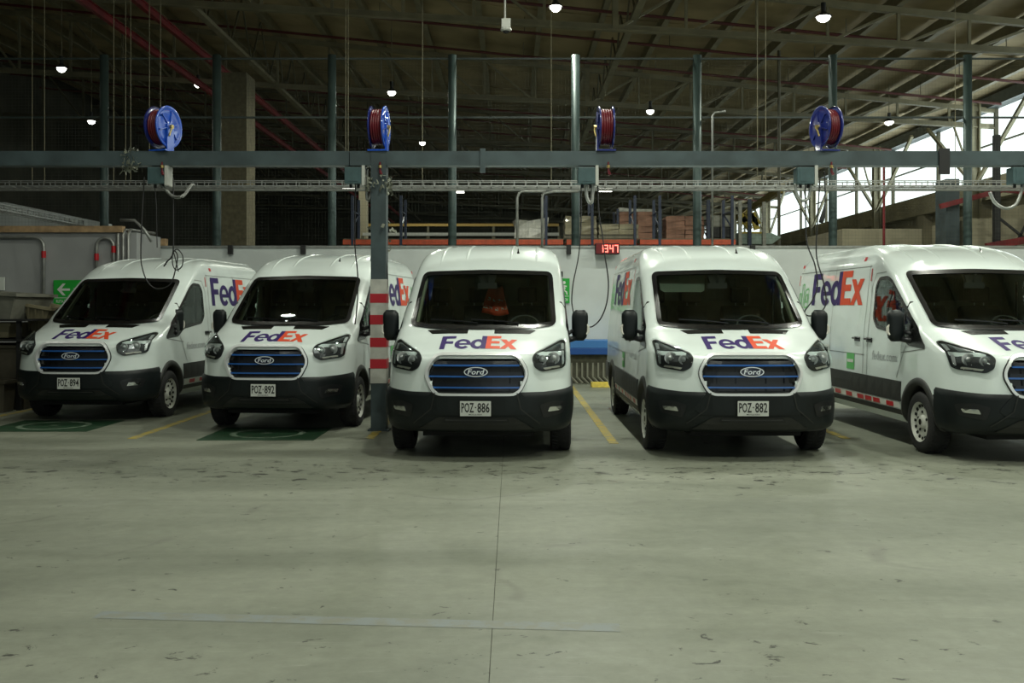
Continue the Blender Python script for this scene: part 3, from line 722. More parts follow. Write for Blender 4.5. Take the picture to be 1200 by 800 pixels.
# ============================================================ THE HALL
HW = {'x0': -24.0, 'x1': 18.0, 'y0': -10.0, 'y1': 98.0}
def roof_z(x): return 9.55 + (13.9 - x) * .10
def floor_mat():
    m = bpy.data.materials.new('concrete_floor'); m.use_nodes = True; nt = m.node_tree; b = nt.nodes['Principled BSDF']
    N = nt.nodes.new; Lk = nt.links.new
    tc = N('ShaderNodeTexCoord')
    def noise(sc, det=6, rough=.6, vec=None, dist=0.0):
        n = N('ShaderNodeTexNoise'); n.inputs['Scale'].default_value = sc; n.inputs['Detail'].default_value = det; n.inputs['Roughness'].default_value = rough; n.inputs['Distortion'].default_value = dist
        Lk(vec or tc.outputs['Object'], n.inputs['Vector']); return n.outputs['Fac']
    def ramp(f, p0, p1, c0=(0, 0, 0), c1=(1, 1, 1)):
        r = N('ShaderNodeValToRGB'); r.color_ramp.elements[0].position = p0; r.color_ramp.elements[1].position = p1
        r.color_ramp.elements[0].color = (*c0, 1); r.color_ramp.elements[1].color = (*c1, 1); Lk(f, r.inputs['Fac']); return r.outputs['Color']
    def mix(a, b_, f, mode='MIX'):
        x = N('ShaderNodeMix'); x.data_type = 'RGBA'; x.blend_type = mode
        if isinstance(f, float): x.inputs[0].default_value = f
        else: Lk(f, x.inputs[0])
        for s_, q in ((6, a), (7, b_)):
            if isinstance(q, tuple): x.inputs[s_].default_value = (*q, 1)
            else: Lk(q, x.inputs[s_])
        return x.outputs[2]
    mp = N('ShaderNodeMapping'); Lk(tc.outputs['Object'], mp.inputs['Vector']); mp.inputs['Scale'].default_value = (.35, 1.3, 1); mp.inputs['Rotation'].default_value = (0, 0, .12)
    base = ramp(noise(.55, 7, .62, mp.outputs['Vector'], .6), .34, .66, (.160, .173, .132), (.250, .264, .208))
    fine = ramp(noise(9, 8, .7), .3, .7, (.84, .84, .84), (1.08, 1.08, 1.08))
    c = mix(base, fine, 1.0, 'MULTIPLY')
    # darker worn patches
    c = mix(c, (.16, .165, .135), ramp(noise(.9, 8, .68, None, .8), .60, .80, (0, 0, 0), (.55, .55, .55)))
    # scuffs: dark flecks, denser in two bands across the bay mouths
    sep = N('ShaderNodeSeparateXYZ'); Lk(tc.outputs['Object'], sep.inputs[0])
    def band(y0, wd, lo, hi):
        a = N('ShaderNodeMath'); a.operation = 'SUBTRACT'; Lk(sep.outputs['Y'], a.inputs[0]); a.inputs[1].default_value = y0
        b2 = N('ShaderNodeMath'); b2.operation = 'ABSOLUTE'; Lk(a.outputs[0], b2.inputs[0])
        mr = N('ShaderNodeMapRange'); Lk(b2.outputs[0], mr.inputs['Value']); mr.inputs['From Min'].default_value = 0; mr.inputs['From Max'].default_value = wd
        mr.inputs['To Min'].default_value = hi; mr.inputs['To Max'].default_value = lo; return mr.outputs[0]
    mp2 = N('ShaderNodeMapping'); Lk(tc.outputs['Object'], mp2.inputs['Vector']); mp2.inputs['Scale'].default_value = (2.6, 3.6, 1); mp2.inputs['Rotation'].default_value = (0, 0, -.15)
    nf = noise(2.2, 9, .72, mp2.outputs['Vector'], .5)
    th = N('ShaderNodeMath'); th.operation = 'ADD'; Lk(nf, th.inputs[0]); b1 = N('ShaderNodeMath'); b1.operation = 'ADD'; Lk(band(9.9, 1.3, 0.0, .078), b1.inputs[0]); Lk(band(4.7, .5, 0.0, .03), b1.inputs[1]); Lk(b1.outputs[0], th.inputs[1])
    fl = ramp(th.outputs[0], .635, .65)
    c = mix(c, (.035, .036, .028), fl)
    # long thin hairline scratches
    w_ = N('ShaderNodeTexWave'); w_.wave_type = 'BANDS'; w_.inputs['Scale'].default_value = .22; w_.inputs['Distortion'].default_value = 26; w_.inputs['Detail'].default_value = 4; w_.inputs['Detail Scale'].default_value = .6
    mp3 = N('ShaderNodeMapping'); Lk(tc.outputs['Object'], mp3.inputs['Vector']); mp3.inputs['Rotation'].default_value = (0, 0, 1.2); Lk(mp3.outputs['Vector'], w_.inputs['Vector'])
    sc_ = ramp(w_.outputs['Fac'], .0, .012, (.45, .45, .45), (0, 0, 0))
    c = mix(c, (.12, .12, .10), mix((0, 0, 0), sc_, ramp(noise(1.1, 3), .5, .6)))
    mp4 = N('ShaderNodeMapping'); Lk(tc.outputs['Object'], mp4.inputs['Vector']); mp4.inputs['Rotation'].default_value = (0, 0, -.5); mp4.inputs['Scale'].default_value = (1, 14, 1)
    st = ramp(noise(1.6, 6, .7, mp4.outputs['Vector'], 1.2), .60, .72, (0, 0, 0), (.30, .30, .30))
    c = mix(c, (.40, .41, .36), st)
    Lk(c, b.inputs['Base Color'])
    rr = ramp(noise(1.3, 6, .6), .3, .7, (.36, .36, .36), (.58, .58, .58)); Lk(rr, b.inputs['Roughness'])
    bp = N('ShaderNodeBump'); bp.inputs['Strength'].default_value = .10; bp.inputs['Distance'].default_value = .01; Lk(noise(30, 6, .7), bp.inputs['Height']); Lk(bp.outputs['Normal'], b.inputs['Normal'])
    b.inputs['Specular IOR Level'].default_value = .42
    return m
M['floor'] = floor_mat()
M['joint'] = mat('joint_dirt', (.04, .04, .03), .9)
fl = tag(MB().box(HW['x0'] - 1, HW['x1'] + 1, HW['y0'], HW['y1'] + 1, -.30, -.012).build('floor', M['joint']), kind='structure')
xs = [-25, -6.25, -.10, 6.05, 12.2, 19]; ys = [-10, -3.2, 2.6, 8.42, 22.0, 60.0, 99]
for i in range(len(xs) - 1):
    for j in range(len(ys) - 1):
        g = .0016
        MB().box(xs[i] + g, xs[i + 1] - g, ys[j] + g, ys[j + 1] - g, -.012, 0).build('concrete_slab', M['floor'], fl)

# painted lines
def worn(name, col, under=(.25, .26, .22), wear=.5):
    m = mat(name, col, .55, noise=.0); nt = m.node_tree; b = nt.nodes['Principled BSDF']
    tc = nt.nodes.new('ShaderNodeTexCoord'); n = nt.nodes.new('ShaderNodeTexNoise'); n.inputs['Scale'].default_value = 7; n.inputs['Detail'].default_value = 8; n.inputs['Roughness'].default_value = .75
    r = nt.nodes.new('ShaderNodeValToRGB'); r.color_ramp.elements[0].position = wear - .06; r.color_ramp.elements[1].position = wear + .08
    r.color_ramp.elements[0].color = (*under, 1); r.color_ramp.elements[1].color = (*col, 1)
    nt.links.new(tc.outputs['Object'], n.inputs['Vector']); nt.links.new(n.outputs['Fac'], r.inputs['Fac']); nt.links.new(r.outputs['Color'], b.inputs['Base Color']); return m
M['yellow'] = worn('yellow_paint', (.44, .33, .05), (.23, .235, .17), wear=.455)
for k, x in enumerate((-7.68, -4.72, -1.77, 1.22, 4.15, 7.1)):
    o = MB().box(x - .055, x + .055, 11.9 if k == 3 else 12.35, 20.6, 0, .003).build('bay_line', M['yellow'], fl)
M['pad_green'] = worn('green_paint', (.007, .040, .014), (.05, .06, .04), .40)
M['pad_white'] = worn('faded_white', (.20, .26, .20), (.05, .09, .05), .5)
for k, (x, y) in enumerate(((-6.3, 13.6), (-3.15, 12.75))):
    p = MB().box(x - .72, x + .72, y - .55, y + .75, 0, .004).build('green_pad', M['pad_green'])
    tag(p, 'worn green charging-bay square painted before the ' + ('leftmost van' if k == 0 else 'van beside the banded post'), 'floor marking', 'green floor squares')
    lp = [(x + .48 * math.cos(t), y + .1 + .48 * math.sin(t)) for t in np.linspace(0, 2 * PI, 33)[:-1]]
    lq = [(x + .40 * math.cos(t), y + .1 + .40 * math.sin(t)) for t in np.linspace(0, 2 * PI, 33)[:-1]]
    up = lambda a, b, d=0: (a, b, .006)
    sheet([lp, lq], up).build('white_ring', M['pad_white'], p)
    sheet([[(x - .12, y - .08), (x + .06, y + .14), (x - .02, y + .14), (x + .12, y + .32), (x - .1, y + .1), (x, y + .1)]], up).build('white_bolt', M['pad_white'], p)
M['blue_paint'] = worn('faded_blue_stripe', (.200, .225, .220), (.195, .202, .165), .48)
MB().add([(-2.2, 5.22, .0015), (.55, 5.0, .0015), (.55, 5.13, .0015), (-2.2, 5.34, .0015)], [(0, 1, 2, 3)]).build('faded_stripe', M['blue_paint'], fl)

# yellow wheel stop
M['stop'] = mat('wheel_stop_yellow', (.62, .47, .05), .6, noise=.3)
tag(MB().prism([(20.25, .0), (20.55, .0), (20.50, .10), (20.30, .10)], 1.62, 2.35, 'x').build('wheel_stop', M['stop'], bevel=.01), 'yellow wheel stop on the floor behind the van with plate POZ 882', 'wheel stop')

# ---------------- walls
M['wall_grey'] = mat('painted_wall', (.60, .64, .63), .7, noise=.10, nscale=1.2, bump=.05)
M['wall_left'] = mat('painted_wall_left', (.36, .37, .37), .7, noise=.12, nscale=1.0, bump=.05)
M['beige'] = mat('beige_concrete', (.30, .27, .18), .8, noise=.25, nscale=1.0, bump=.15, bscale=8)
M['darkwall'] = mat('dark_wall', (.075, .072, .05), .9, noise=.3, nscale=.6)
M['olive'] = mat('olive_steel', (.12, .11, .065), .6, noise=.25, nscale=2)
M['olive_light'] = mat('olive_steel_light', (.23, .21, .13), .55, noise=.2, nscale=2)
M['roof'] = mat('roof_sheet', (.44, .36, .215), .75, noise=.3, nscale=.7)
M['pipe_red'] = mat('sprinkler_red', (.10, .014, .012), .5)
M['red'] = mat('red_steel', (.20, .012, .014), .5, noise=.3, nscale=3)
M['post'] = mat('post_green_grey', (.055, .085, .08), .45, metal=.3, noise=.2, nscale=3)
M['gantry'] = mat('gantry_blue_grey', (.048, .070, .075), .5, noise=.3, nscale=3)
M['galv'] = mat('galvanised', (.34, .35, .33), .4, metal=.6, noise=.2)
M['wire'] = mat('fence_wire', (.10, .11, .09), .5, metal=.4)
M['rack_orange'] = mat('rack_orange', (.55, .085, .03), .5, noise=.2)
M['rack_blue'] = mat('rack_blue', (.018, .028, .06), .5)
M['black'] = mat('matt_black', (.012, .012, .012), .6)
M['cable'] = mat('cable_black', (.015, .015, .015), .5)
M['white_box'] = mat('white_casing', (.45, .46, .42), .5)
# perimeter
tag(MB().box(HW['x0'] - .3, HW['x0'], HW['y0'], HW['y1'], 0, 14).build('wall_left', M['darkwall']), kind='structure')
tag(MB().box(HW['x0'], HW['x1'], HW['y1'], HW['y1'] + .3, 0, 14).build('wall_back', M['darkwall']), kind='structure')
wr = tag(MB().box(18.0, 18.3, HW['y0'], HW['y1'], 0, 6.3).box(18.0, 18.3, HW['y0'], HW['y1'], 9.05, 10.2).build('wall_right', M['beige']), kind='structure')
MB().box(17.55, 18.0, 24, HW['y1'], 5.6, 6.4).build('sill_band', M['beige'], wr)
for i in range(13):
    y = 27 + i * 5.2
    MB().box(17.6, 18.0, y, y + .7, 0, 5.6).build('pilaster', M['beige'], wr)
# clerestory: glazing that lets the overcast daylight through, with mullions and rails
M['glow'] = mat('frosted_daylight_glazing', (.75, .8, .8), .5, emis=(.86, 1.0, .97), es=2.8)
wn = tag(empty('window_1'), kind='structure')
for i in range(15):
    y = 22 + i * 5.0
    MB().box(18.06, 18.10, y + .03, y + 4.97, 6.32, 9.04).build('pane', M['glow'], wn)
    MB().box(17.92, 18.10, y - .05, y + .05, 6.3, 9.1).build('mullion', M['olive'], wn)
MB().box(17.95, 18.05, 22, 97, 7.72, 7.77).build('glazing_rail', M['olive'], wn)
MB().box(17.60, 18.12, 12, 98, 9.0, 9.42).build('lintel_beam', M['gantry'], wn)
# steel columns and braces along the right wall
for i in range(6):
    y = 27 + i * 10
    c = empty('steel_column', (17.2, y, 0)); tag(c, 'olive steel column with braces before the bright clerestory, %s from the front' % ['first', 'second', 'third', 'fourth', 'fifth', 'sixth'][i], 'column', 'steel columns along the right wall')
    MB().box(-.16, -.10, -.15, .15, 0, 9.2).box(.10, .16, -.15, .15, 0, 9.2).box(-.10, .10, -.03, .03, 0, 9.2).build('shaft', M['olive_light'], c)
    MB().bar((0, .1, 6.2), (0, 4.2, 9.0), .12, .12).build('brace', M['olive_light'], c)
    MB().bar((0, -.1, 6.2), (0, -4.2, 9.0), .12, .12).build('brace', M['olive_light'], c)
    MB().bar((0, .1, 6.3), (0, 2.0, 9.0), .06, .06).build('brace', M['olive_light'], c)
# partition wall behind the vans
wb = tag(MB().box(-8.6, 17.9, 22.0, 22.25, 0, 2.96).build('wall_partition', M['wall_grey']), kind='structure')
MB().box(-8.6, 17.9, 21.97, 22.28, 2.94, 2.99).build('wall_cap', M['galv'], wb)
for x in (-6.2, -4.6, -2.9, 1.25, 5.3, 8.2):
    MB().box(x - .05, x + .05, 21.88, 21.98, 2.80, 3.0).build('wall_bracket', M['black'], wb)
MB().box(1.0, 1.12, 21.9, 22.0, 2.30, 2.42).build('wall_bracket', M['black'], wb)
# room block at the left
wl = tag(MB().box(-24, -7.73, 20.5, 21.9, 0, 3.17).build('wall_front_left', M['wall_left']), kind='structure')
MB().box(-12.2, -8.0, 20.42, 20.60, 3.17, 3.30).build('timber_plank', mat('timber', (.42, .28, .15), .8, noise=.3), wl)
tag(MB().prism([(-24, 3.1), (-9.6, 3.1), (-9.6, 3.62), (-12.0, 4.12), (-24, 4.12)], 23.6, 23.9, 'y').build('wall_upper_left', M['wall_grey']), kind='structure')
for k, (x, w2) in enumerate(((-8.5, .15), (-8.25, .13), (-8.0, .14))):
    pass
tb = mat('timber_block', (.45, .30, .16), .8, noise=.3)
for k, (x, w2, h2) in enumerate(((-8.25, .17, .18), (-8.02, .14, .16), (-7.75, .16, .12))):
    tag(MB().box(x - w2 / 2, x + w2 / 2, 22.02, 22.2, 2.99, 2.99 + h2 + .04).build('timber_block', tb, bevel=.006),
        ['tallest offcut of timber on the grey wall, beside the conduit bends', 'middle timber offcut on top of the grey wall', 'lowest timber offcut on the grey wall, behind the left van roof'][k], 'timber block', 'timber offcuts on the wall')

# conduits on the left wall
def conduit(pts, label, bands=()):
    o = empty('conduit'); tag(o, label, 'pipe', 'conduits on the left wall')
    MB().tube(pts, .032, 8).build('pipe', M['galv'], o, smooth=True)
    for (x, y, z) in bands: MB().cyl((x, y, z), (0, 0, 1), .045, .14, 10).build('red_band', M['red_tape'], o)
def arc(cx, cz, r, a0, a1, y, n=6): return [(cx + r * math.cos(math.radians(a0 + (a1 - a0) * i / n)), y, cz + r * math.sin(math.radians(a0 + (a1 - a0) * i / n))) for i in range(n + 1)]
yw = 20.44
def X(px, y): return (px - 600) * y / 1167.0
def Z(py, y): return 1.63 + (360 - py) * y / 1167.0
xr = X(51, yw); conduit([(-15, yw, 3.07)] + arc(xr - .2, 2.87, .2, 90, 0, yw) + [(xr, yw, .2)], 'long galvanised conduit bending down the left wall beside the exit sign', [(xr, yw, Z(298, yw))])
xa, xb_ = X(113, yw), X(133, yw)
conduit([(xa, yw, 1.8)] + arc((xa + xb_) / 2, 2.88, (xb_ - xa) / 2, 180, 0, yw, 10) + [(xb_, yw, 1.8)], 'short inverted-U galvanised conduit above the leftmost van', [(xa, yw, Z(301, yw)), (xb_, yw, Z(292, yw))])
for k, px in enumerate((138, 144, 150)):
    x = X(px, yw); conduit([(x, 21.95, 3.26), (x, 21, 3.24)] + [(x, yw + .12, 3.23), (x, yw, 3.12), (x, yw, 1.6)], ['first', 'second', 'third'][k] + ' of the three conduits bending over the end of the left wall')
x = X(158, yw); conduit([(x - .42, yw + .3, 3.45), (x - .12, yw + .3, 3.44), (x + .08, yw + .3, 3.25), (x + .23, yw + .3, 3.0)], 'thin bent pipe curving off the end of the left wall')

# exit signs
M['sign_green'] = mat('sign_green', (.015, .38, .04), .5)
M['sign_white'] = mat('sign_white', (.72, .76, .70), .5)
def exit_sign(x0, x1, z0, z1, y, label, flip=False):
    s = empty('exit_sign', ((x0 + x1) / 2, y, z0)); tag(s, label, 'sign', 'green exit signs')
    W_, H_ = x1 - x0, z1 - z0
    MB().box(-W_ / 2, W_ / 2, 0, .02, 0, H_).build('sign_panel', M['sign_green'], s)
    f = lambda a, b, d=0: (a, -.004, b)
    q = lambda pts: [(-W_ / 2 + a * W_, b * H_) for a, b in pts]
    sheet([q([(0.03, .27), (.97, .27), (.97, .29), (.03, .29)])], f).build('sign_rule', M['sign_white'], s)
    sheet([q([(.10, .62), (.26, .86), (.34, .86), (.23, .66), (.46, .66), (.46, .57), (.23, .57), (.34, .38), (.26, .38)])], f).build('sign_arrow', M['sign_white'], s)
    mb = MB()
    for pts in ([(.66, .68), (.74, .74), (.84, .60), (.78, .52)], [(.56, .66), (.68, .76), (.72, .71), (.60, .60)], [(.72, .74), (.88, .70), (.88, .65), (.76, .66)], [(.78, .54), (.90, .46), (.92, .34), (.87, .34), (.85, .43), (.76, .50)], [(.74, .58), (.66, .44), (.55, .42), (.55, .37), (.70, .38), (.80, .54)]):
        k = sheet([q(pts)], f); mb.add(k.v, k.f)
    k = sheet([[(-W_ / 2 + W_ * .77 + .035 * math.cos(t), .83 * H_ + .035 * math.sin(t)) for t in np.linspace(0, 2 * PI, 13)[:-1]]], f); mb.add(k.v, k.f)
    tag(mb.build('running_figure', M['sign_white'], s), kind='stuff')
    text_mb('RUTA DE EVACUACION', f, -W_ * .42, W_ * .42, .08 * H_, .20 * H_, bold=.01).build('sign_lettering', M['sign_white'], s)
exit_sign(X(62, yw), X(104, yw), Z(357, yw), Z(328, yw), 20.46, 'green exit sign with a white left arrow on the left grey wall')
exit_sign(.74, 1.27, Z(355, 21.9), Z(326, 21.9), 21.95, 'green exit sign half hidden behind the middle van')
exit_sign(-3.75, -3.1, Z(362, 21.9), Z(328, 21.9), 21.95, 'green exit sign seen through the side window beside the banded post')
MB_ = MB().box(-11.2, -10.42, 20.42, 20.46, 1.98, 2.25).build('wall_notice', M['sign_white']); tag(MB_, 'blank white notice on the left wall at the photo edge', 'notice')

# digital clock
ck = empty('digital_clock', (X(711.5, 21.8), 21.72, Z(298, 21.8))); tag(ck, 'red digital clock reading 1347 on top of the grey wall', 'clock')
MB().box(-.26, .26, -.03, .20, 0, .24).build('clock_case', M['black'], ck, bevel=.008)
MB().box(-.25, .25, -.036, -.03, .01, .23).build('clock_face', mat('clock_face', (.10, .004, .006), .3, emis=(.5, .01, .01), es=.12), ck)
M['led'] = mat('led_segment', (.9, .2, .15), .4, emis=(1.0, .16, .12), es=5.0)
SEG = {'1': 'bc', '3': 'abcdg', '4': 'bcfg', '7': 'abc'}
for k, ch in enumerate('1347'):
    cx = -.135 + k * .105 + (.002 if k == 0 else 0) + (.01 if k > 1 else 0); a, b = .032, .07; z0 = .12; mb = MB(); t = .010
    S_ = {'a': (-a, a, z0 + b, z0 + b), 'g': (-a, a, z0, z0), 'd': (-a, a, z0 - b, z0 - b), 'b': (a, a, z0, z0 + b), 'c': (a, a, z0 - b, z0), 'f': (-a, -a, z0, z0 + b)}
    for q in SEG[ch]:
        x0, x1, za, zb = S_[q]; mb.box(cx + x0 - t, cx + x1 + t, -.042, -.036, za - t, zb + t)
    tag(mb.build('clock_digit', M['led'], ck), kind='stuff')

# blue edged dock plate with grating
dk = empty('dock_leveller', (1.95, 21.6, 0)); tag(dk, 'blue edged loading ledge above dark grating between the middle vans', 'loading dock')
MB().box(-1.1, .62, -.35, .35, .76, .93).build('blue_lip', mat('dock_blue_light', (.05, .19, .50), .45), dk, bevel=.01)
MB().box(-1.1, .62, -.36, .35, .62, .76).build('blue_edge', mat('dock_blue', (.012, .075, .30), .45), dk, bevel=.01)
MB().box(-1.1, .60, -.20, .3, .0, .62).build('ledge_back', mat('ledge_dark', (.10, .10, .07), .8, noise=.3), dk)
for i in range(15):
    x = -1.02 + i * .115
    MB().bar((x, -.24, .44), (x, -.24, .12), .035, .03).bar((x, -.24, .13), (x + .12, -.40, .01), .035, .03).build('grating_bar', mat('grating_bar', (.22, .22, .17), .6) if i == 0 else bpy.data.materials['grating_bar'], dk)
# ---------------- ceiling: folded sheets on purlins, each sheet a piece
ce = tag(empty('ceiling'), kind='structure')
x0, x1 = HW['x0'] - .3, HW['x1'] + .4
y = HW['y0']; k = 0
while y < HW['y1']:
    y2 = min(y + 3.0, HW['y1'] + .2); d = .03 * (k % 2)
    mb = MB(); za, zb_ = roof_z(x0) + .32, roof_z(x1) + .32
    mb.add([(x0, y, za + d), (x1, y, zb_ + d), (x1, y2 + .1, zb_ + d), (x0, y2 + .1, za + d), (x0, y, za + d + .05), (x1, y, zb_ + d + .05), (x1, y2 + .1, zb_ + d + .05), (x0, y2 + .1, za + d + .05)],
           [(0, 3, 2, 1), (4, 5, 6, 7), (0, 1, 5, 4), (1, 2, 6, 5), (2, 3, 7, 6), (3, 0, 4, 7)])
    mb.build('roof_sheet', M['roof'], ce); y = y2; k += 1
pm = None
for i in range(-13, 9):
    x = 2.8 + i * 1.92
    if x > 17.6: continue
    z = roof_z(x) + .05
    if pm is None:
        pm = MB().box(-.035, .035, HW['y0'], HW['y1'], -.16, .22).box(-.09, .09, HW['y0'], HW['y1'], -.17, -.13).mesh('purlin')
        pm.materials.append(M['olive_light'])
    o = bpy.data.objects.new('purlin', pm); COL.objects.link(o); o.parent = ce; o.location = (x, 0, z)

# ---------------- roof trusses
ordn = ['nearest', 'second', 'third', 'fourth', 'fifth', 'sixth', 'seventh', 'farthest']
def chord_b(x): return 9.30 - .057 * x
def truss(y, n, detail):
    ml = M['olive_light'] if n < 2 else M['olive']  # same steel; weaker light on the far trusses is painted in as darker olive
    t = empty('roof_truss', (0, y, 0)); tag(t, 'olive steel roof truss spanning the hall, %s of the row behind the mesh fence' % ordn[n], 'truss', 'roof trusses')
    xa, xb = HW['x0'], 17.9; zt = lambda x: roof_z(x) - .22
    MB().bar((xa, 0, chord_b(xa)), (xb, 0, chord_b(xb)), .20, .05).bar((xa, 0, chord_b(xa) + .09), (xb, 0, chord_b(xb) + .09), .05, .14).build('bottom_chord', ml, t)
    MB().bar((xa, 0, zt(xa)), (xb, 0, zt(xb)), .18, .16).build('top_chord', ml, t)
    i = -13; rest = MB()
    while True:
        x = 2.8 + i * 1.92
        if x > 17.5: break
        if x > xa + .3:
            big = (i == 0)
            a = (MB() if detail else rest); a.bar((x, 0, chord_b(x)), (x, 0, zt(x)), .16 if big else .08, .16 if big else .06, up=(0, 1, 0))
            if detail: a.build('web_post', ml, t)
            s = 1 if i >= 0 else -1; x2 = x + s * 1.92
            if xa < x2 < 17.7:
                a = (MB() if detail else rest); a.bar((x, 0, chord_b(x)), (x2, 0, zt(x2)), .07, .07, up=(0, 1, 0))
                if detail: a.build('web_diagonal', ml, t)
        i += 1
    if not detail: tag(rest.build('web_members', ml, t), kind='stuff')
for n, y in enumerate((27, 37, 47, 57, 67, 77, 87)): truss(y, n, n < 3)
# longitudinal truss at the main post line
for nm, x in (('middle', 3.3), ('left', -8.9)):
    t = empty('roof_girder', (x, 0, 0)); tag(t, 'lengthwise lattice girder under the roof, ' + ('over the middle vans' if nm == 'middle' else 'above the red crane rails at left'), 'girder', 'lengthwise roof girders')
    zb = 9.45 if nm == 'middle' else 10.0; zt_ = roof_z(x) - .12
    MB().box(-.10, .10, 24, 96, zb - .06, zb + .06).build('bottom_chord', M['olive_light'], t)
    mb = MB()
    for i in range(28):
        y = 24 + i * 2.5
        mb.bar((0, y, zb), (0, y + 1.25, zt_), .05, .05).bar((0, y + 1.25, zt_), (0, y + 2.5, zb), .05, .05)
    tag(mb.build('lattice', M['olive'], t), kind='stuff')
# red crane rails (left) and red sprinkler mains
for k, (x, z, a) in enumerate(((-9.45, 9.38, .12), (-10.65, 9.26, .12))):
    o = MB().box(x - a / 2, x + a / 2, 14, 90, z + .06, z + .09).box(x - a * .15, x + a * .15, 14, 90, z - .09, z + .06).box(x - a / 2, x + a / 2, 14, 90, z - .12, z - .09).build('red_beam', M['red'])
    tag(o, ['upper red steel beam running back under the roof at left', 'middle red steel beam running back at left', 'lowest red steel beam at left, partly behind the brown column'][k], 'beam', 'red steel beams')
for k in range(9):
    y = 28.6 + k * 3 + 7 * (k // 3)
    z = lambda x: roof_z(x) - .55
    o = empty('sprinkler_pipe', (0, y, 0)); tag(o, 'dark red sprinkler pipe crossing under the roof, %s from the front' % ['first', 'second', 'third', 'fourth', 'fifth', 'sixth', 'seventh', 'eighth', 'ninth'][k], 'pipe', 'sprinkler pipes')
    MB().tube([(HW['x0'], 0, z(HW['x0'])), (17, 0, z(17))], .045, 6).build('pipe', M['pipe_red'], o)
    for i in range(8):
        x = -18 + i * 4.6; MB().tube([(x, 0, z(x)), (x, 0, z(x) + .5)], .012, 4).build('pipe_hanger', M['olive'], o)
# brown column
o = MB().box(-.42, .42, 0, 1.0, 0, 8.7).build('column', mat('brown_concrete', (.17, .15, .09), .85, noise=.25, bump=.15)); o.location = (-8.42, 30, 0)
tag(o, 'wide brown concrete column behind the fence left of centre', 'column')
o = MB().box(-.10, .16, -.2, .2, 0, 6.4).build('column', M['beige']); o.location = (-5.1, 34, 0)
tag(o, 'narrow brown column beside the banded post, far behind the wall', 'column')

M['jbox0'] = mat('fence_rail_dark', (.035, .05, .045), .5)
# ---------------- mesh fence on the wall line
fe = empty('mesh_fence', (0, 22.4, 0)); tag(fe, 'tall wire mesh fence with green grey posts above the grey wall', 'fence')
for px in (-22, 122, 254, 389, 530, 674.5, 817, 976, 1134, 1290):
    x = (px - 600) * 22.4 / 1167
    MB().tube([(x, 0, 0), (x, 0, 7.3)], .095, 12).build('post', M['post'], fe, smooth=True)
for z in (7.22, 5.90):
    MB().box(-12.4, 13.6, -.02, .02, z - .02, z + .02).build('rail', M['jbox0'], fe)
mb = MB()
x = -12.3
while x < 13.5: mb.add([(x - .0011, 0, 2.9), (x + .0011, 0, 2.9), (x + .0011, 0, 7.2), (x - .0011, 0, 7.2)], [(0, 1, 2, 3)]); x += .075
z = 2.95
while z < 7.2: mb.add([(-12.3, .003, z - .0011), (13.5, .003, z - .0011), (13.5, .003, z + .0011), (-12.3, .003, z + .0011)], [(0, 1, 2, 3)]); z += .075
tag(mb.build('wire_mesh', M['wire'], fe), kind='stuff')

# ---------------- cable trays
def tray(name, p, q, label, rods=(), wd=.30, pitch=.245):
    t = empty(name); tag(t, label, 'cable tray'); P_, Q_ = Vector(p), Vector(q); d = (Q_ - P_).normalized(); s = Vector((-d.y, d.x, 0)) * wd / 2
    for k in (-1, 1):
        MB().bar(P_ + s * k, Q_ + s * k, .03, .03).bar(P_ + s * k + Vector((0, 0, .11)), Q_ + s * k + Vector((0, 0, .11)), .02, .02).build('side_rail', M['galv'], t)
    mb = MB(); L_ = (Q_ - P_).length; n = int(L_ / pitch)
    for i in range(n + 1):
        c = P_ + d * (i * pitch)
        mb.bar(c - s, c + s, .02, .015); mb.bar(c - s, c - s + Vector((0, 0, .11)), .018, .012); mb.bar(c + s, c + s + Vector((0, 0, .11)), .018, .012)
    tag(mb.build('tray_rungs', M['galv'], t), kind='stuff')
    for (x, y, z0, z1) in rods: MB().tube([(x, y, z0), (x, y, z1)], .008, 5).build('hanger_rod', M['olive_light'], t)
    return t
def zy(py, y): return Z(py, y)
yt = 21.4
rods = [(X(px, yt), yt + dy, 4.3, roof_z(X(px, yt)) + .3) for px, dy in ((35, .1), (52, 0), (131, .1), (145, .1), (153, 0), (173, .1), (188, 0), (404, .12), (409, -.12), (495, 0), (646, .0), (889, .1), (896, -.1), (1122, .1))]
tr = tray('cable_tray', (-12.2, yt, 4.22), (12.5, yt, 4.22), 'long galvanised ladder cable tray under the grey gantry beam', rods)
MB().tube([(-12.2, yt - .2, 4.13), (12.5, yt - .2, 4.13)], .028, 6).build('conduit_run', M['galv'], tr)
tray('cable_tray', (-10.3, 15, 3.57), (-10.3, 27, 3.57), 'cable tray running back above the left room block')
# conduits dropping from the tray to the wall
for k, (px, px2) in enumerate(((606, 612), (635, 650))):
    x, x2 = X(px, yt), X(px2, yt)
    o = MB().tube([(x2 + .5, yt - .2, 4.10), (x2, yt - .2, 4.10), (x + .04, yt - .2, 4.06), (x, yt - .2, 3.96), (x, yt - .2, 2.7)], .03, 8).build('conduit', M['galv'], smooth=True)
    tag(o, ['left', 'right'][k] + ' of the two pale conduits dropping from the tray above the middle van', 'pipe', 'conduits dropping to the wall')
x = X(834, 22.3); yq = 22.22; o = MB().tube([(x + .3, yq, 6.0), (x + .06, yq, 5.98), (x, yq, 5.9), (x, yq, 2.98)], .025, 8).build('conduit', M['galv'], smooth=True)
tag(o, 'thin conduit hanging beside the fence post right of the clock', 'pipe')

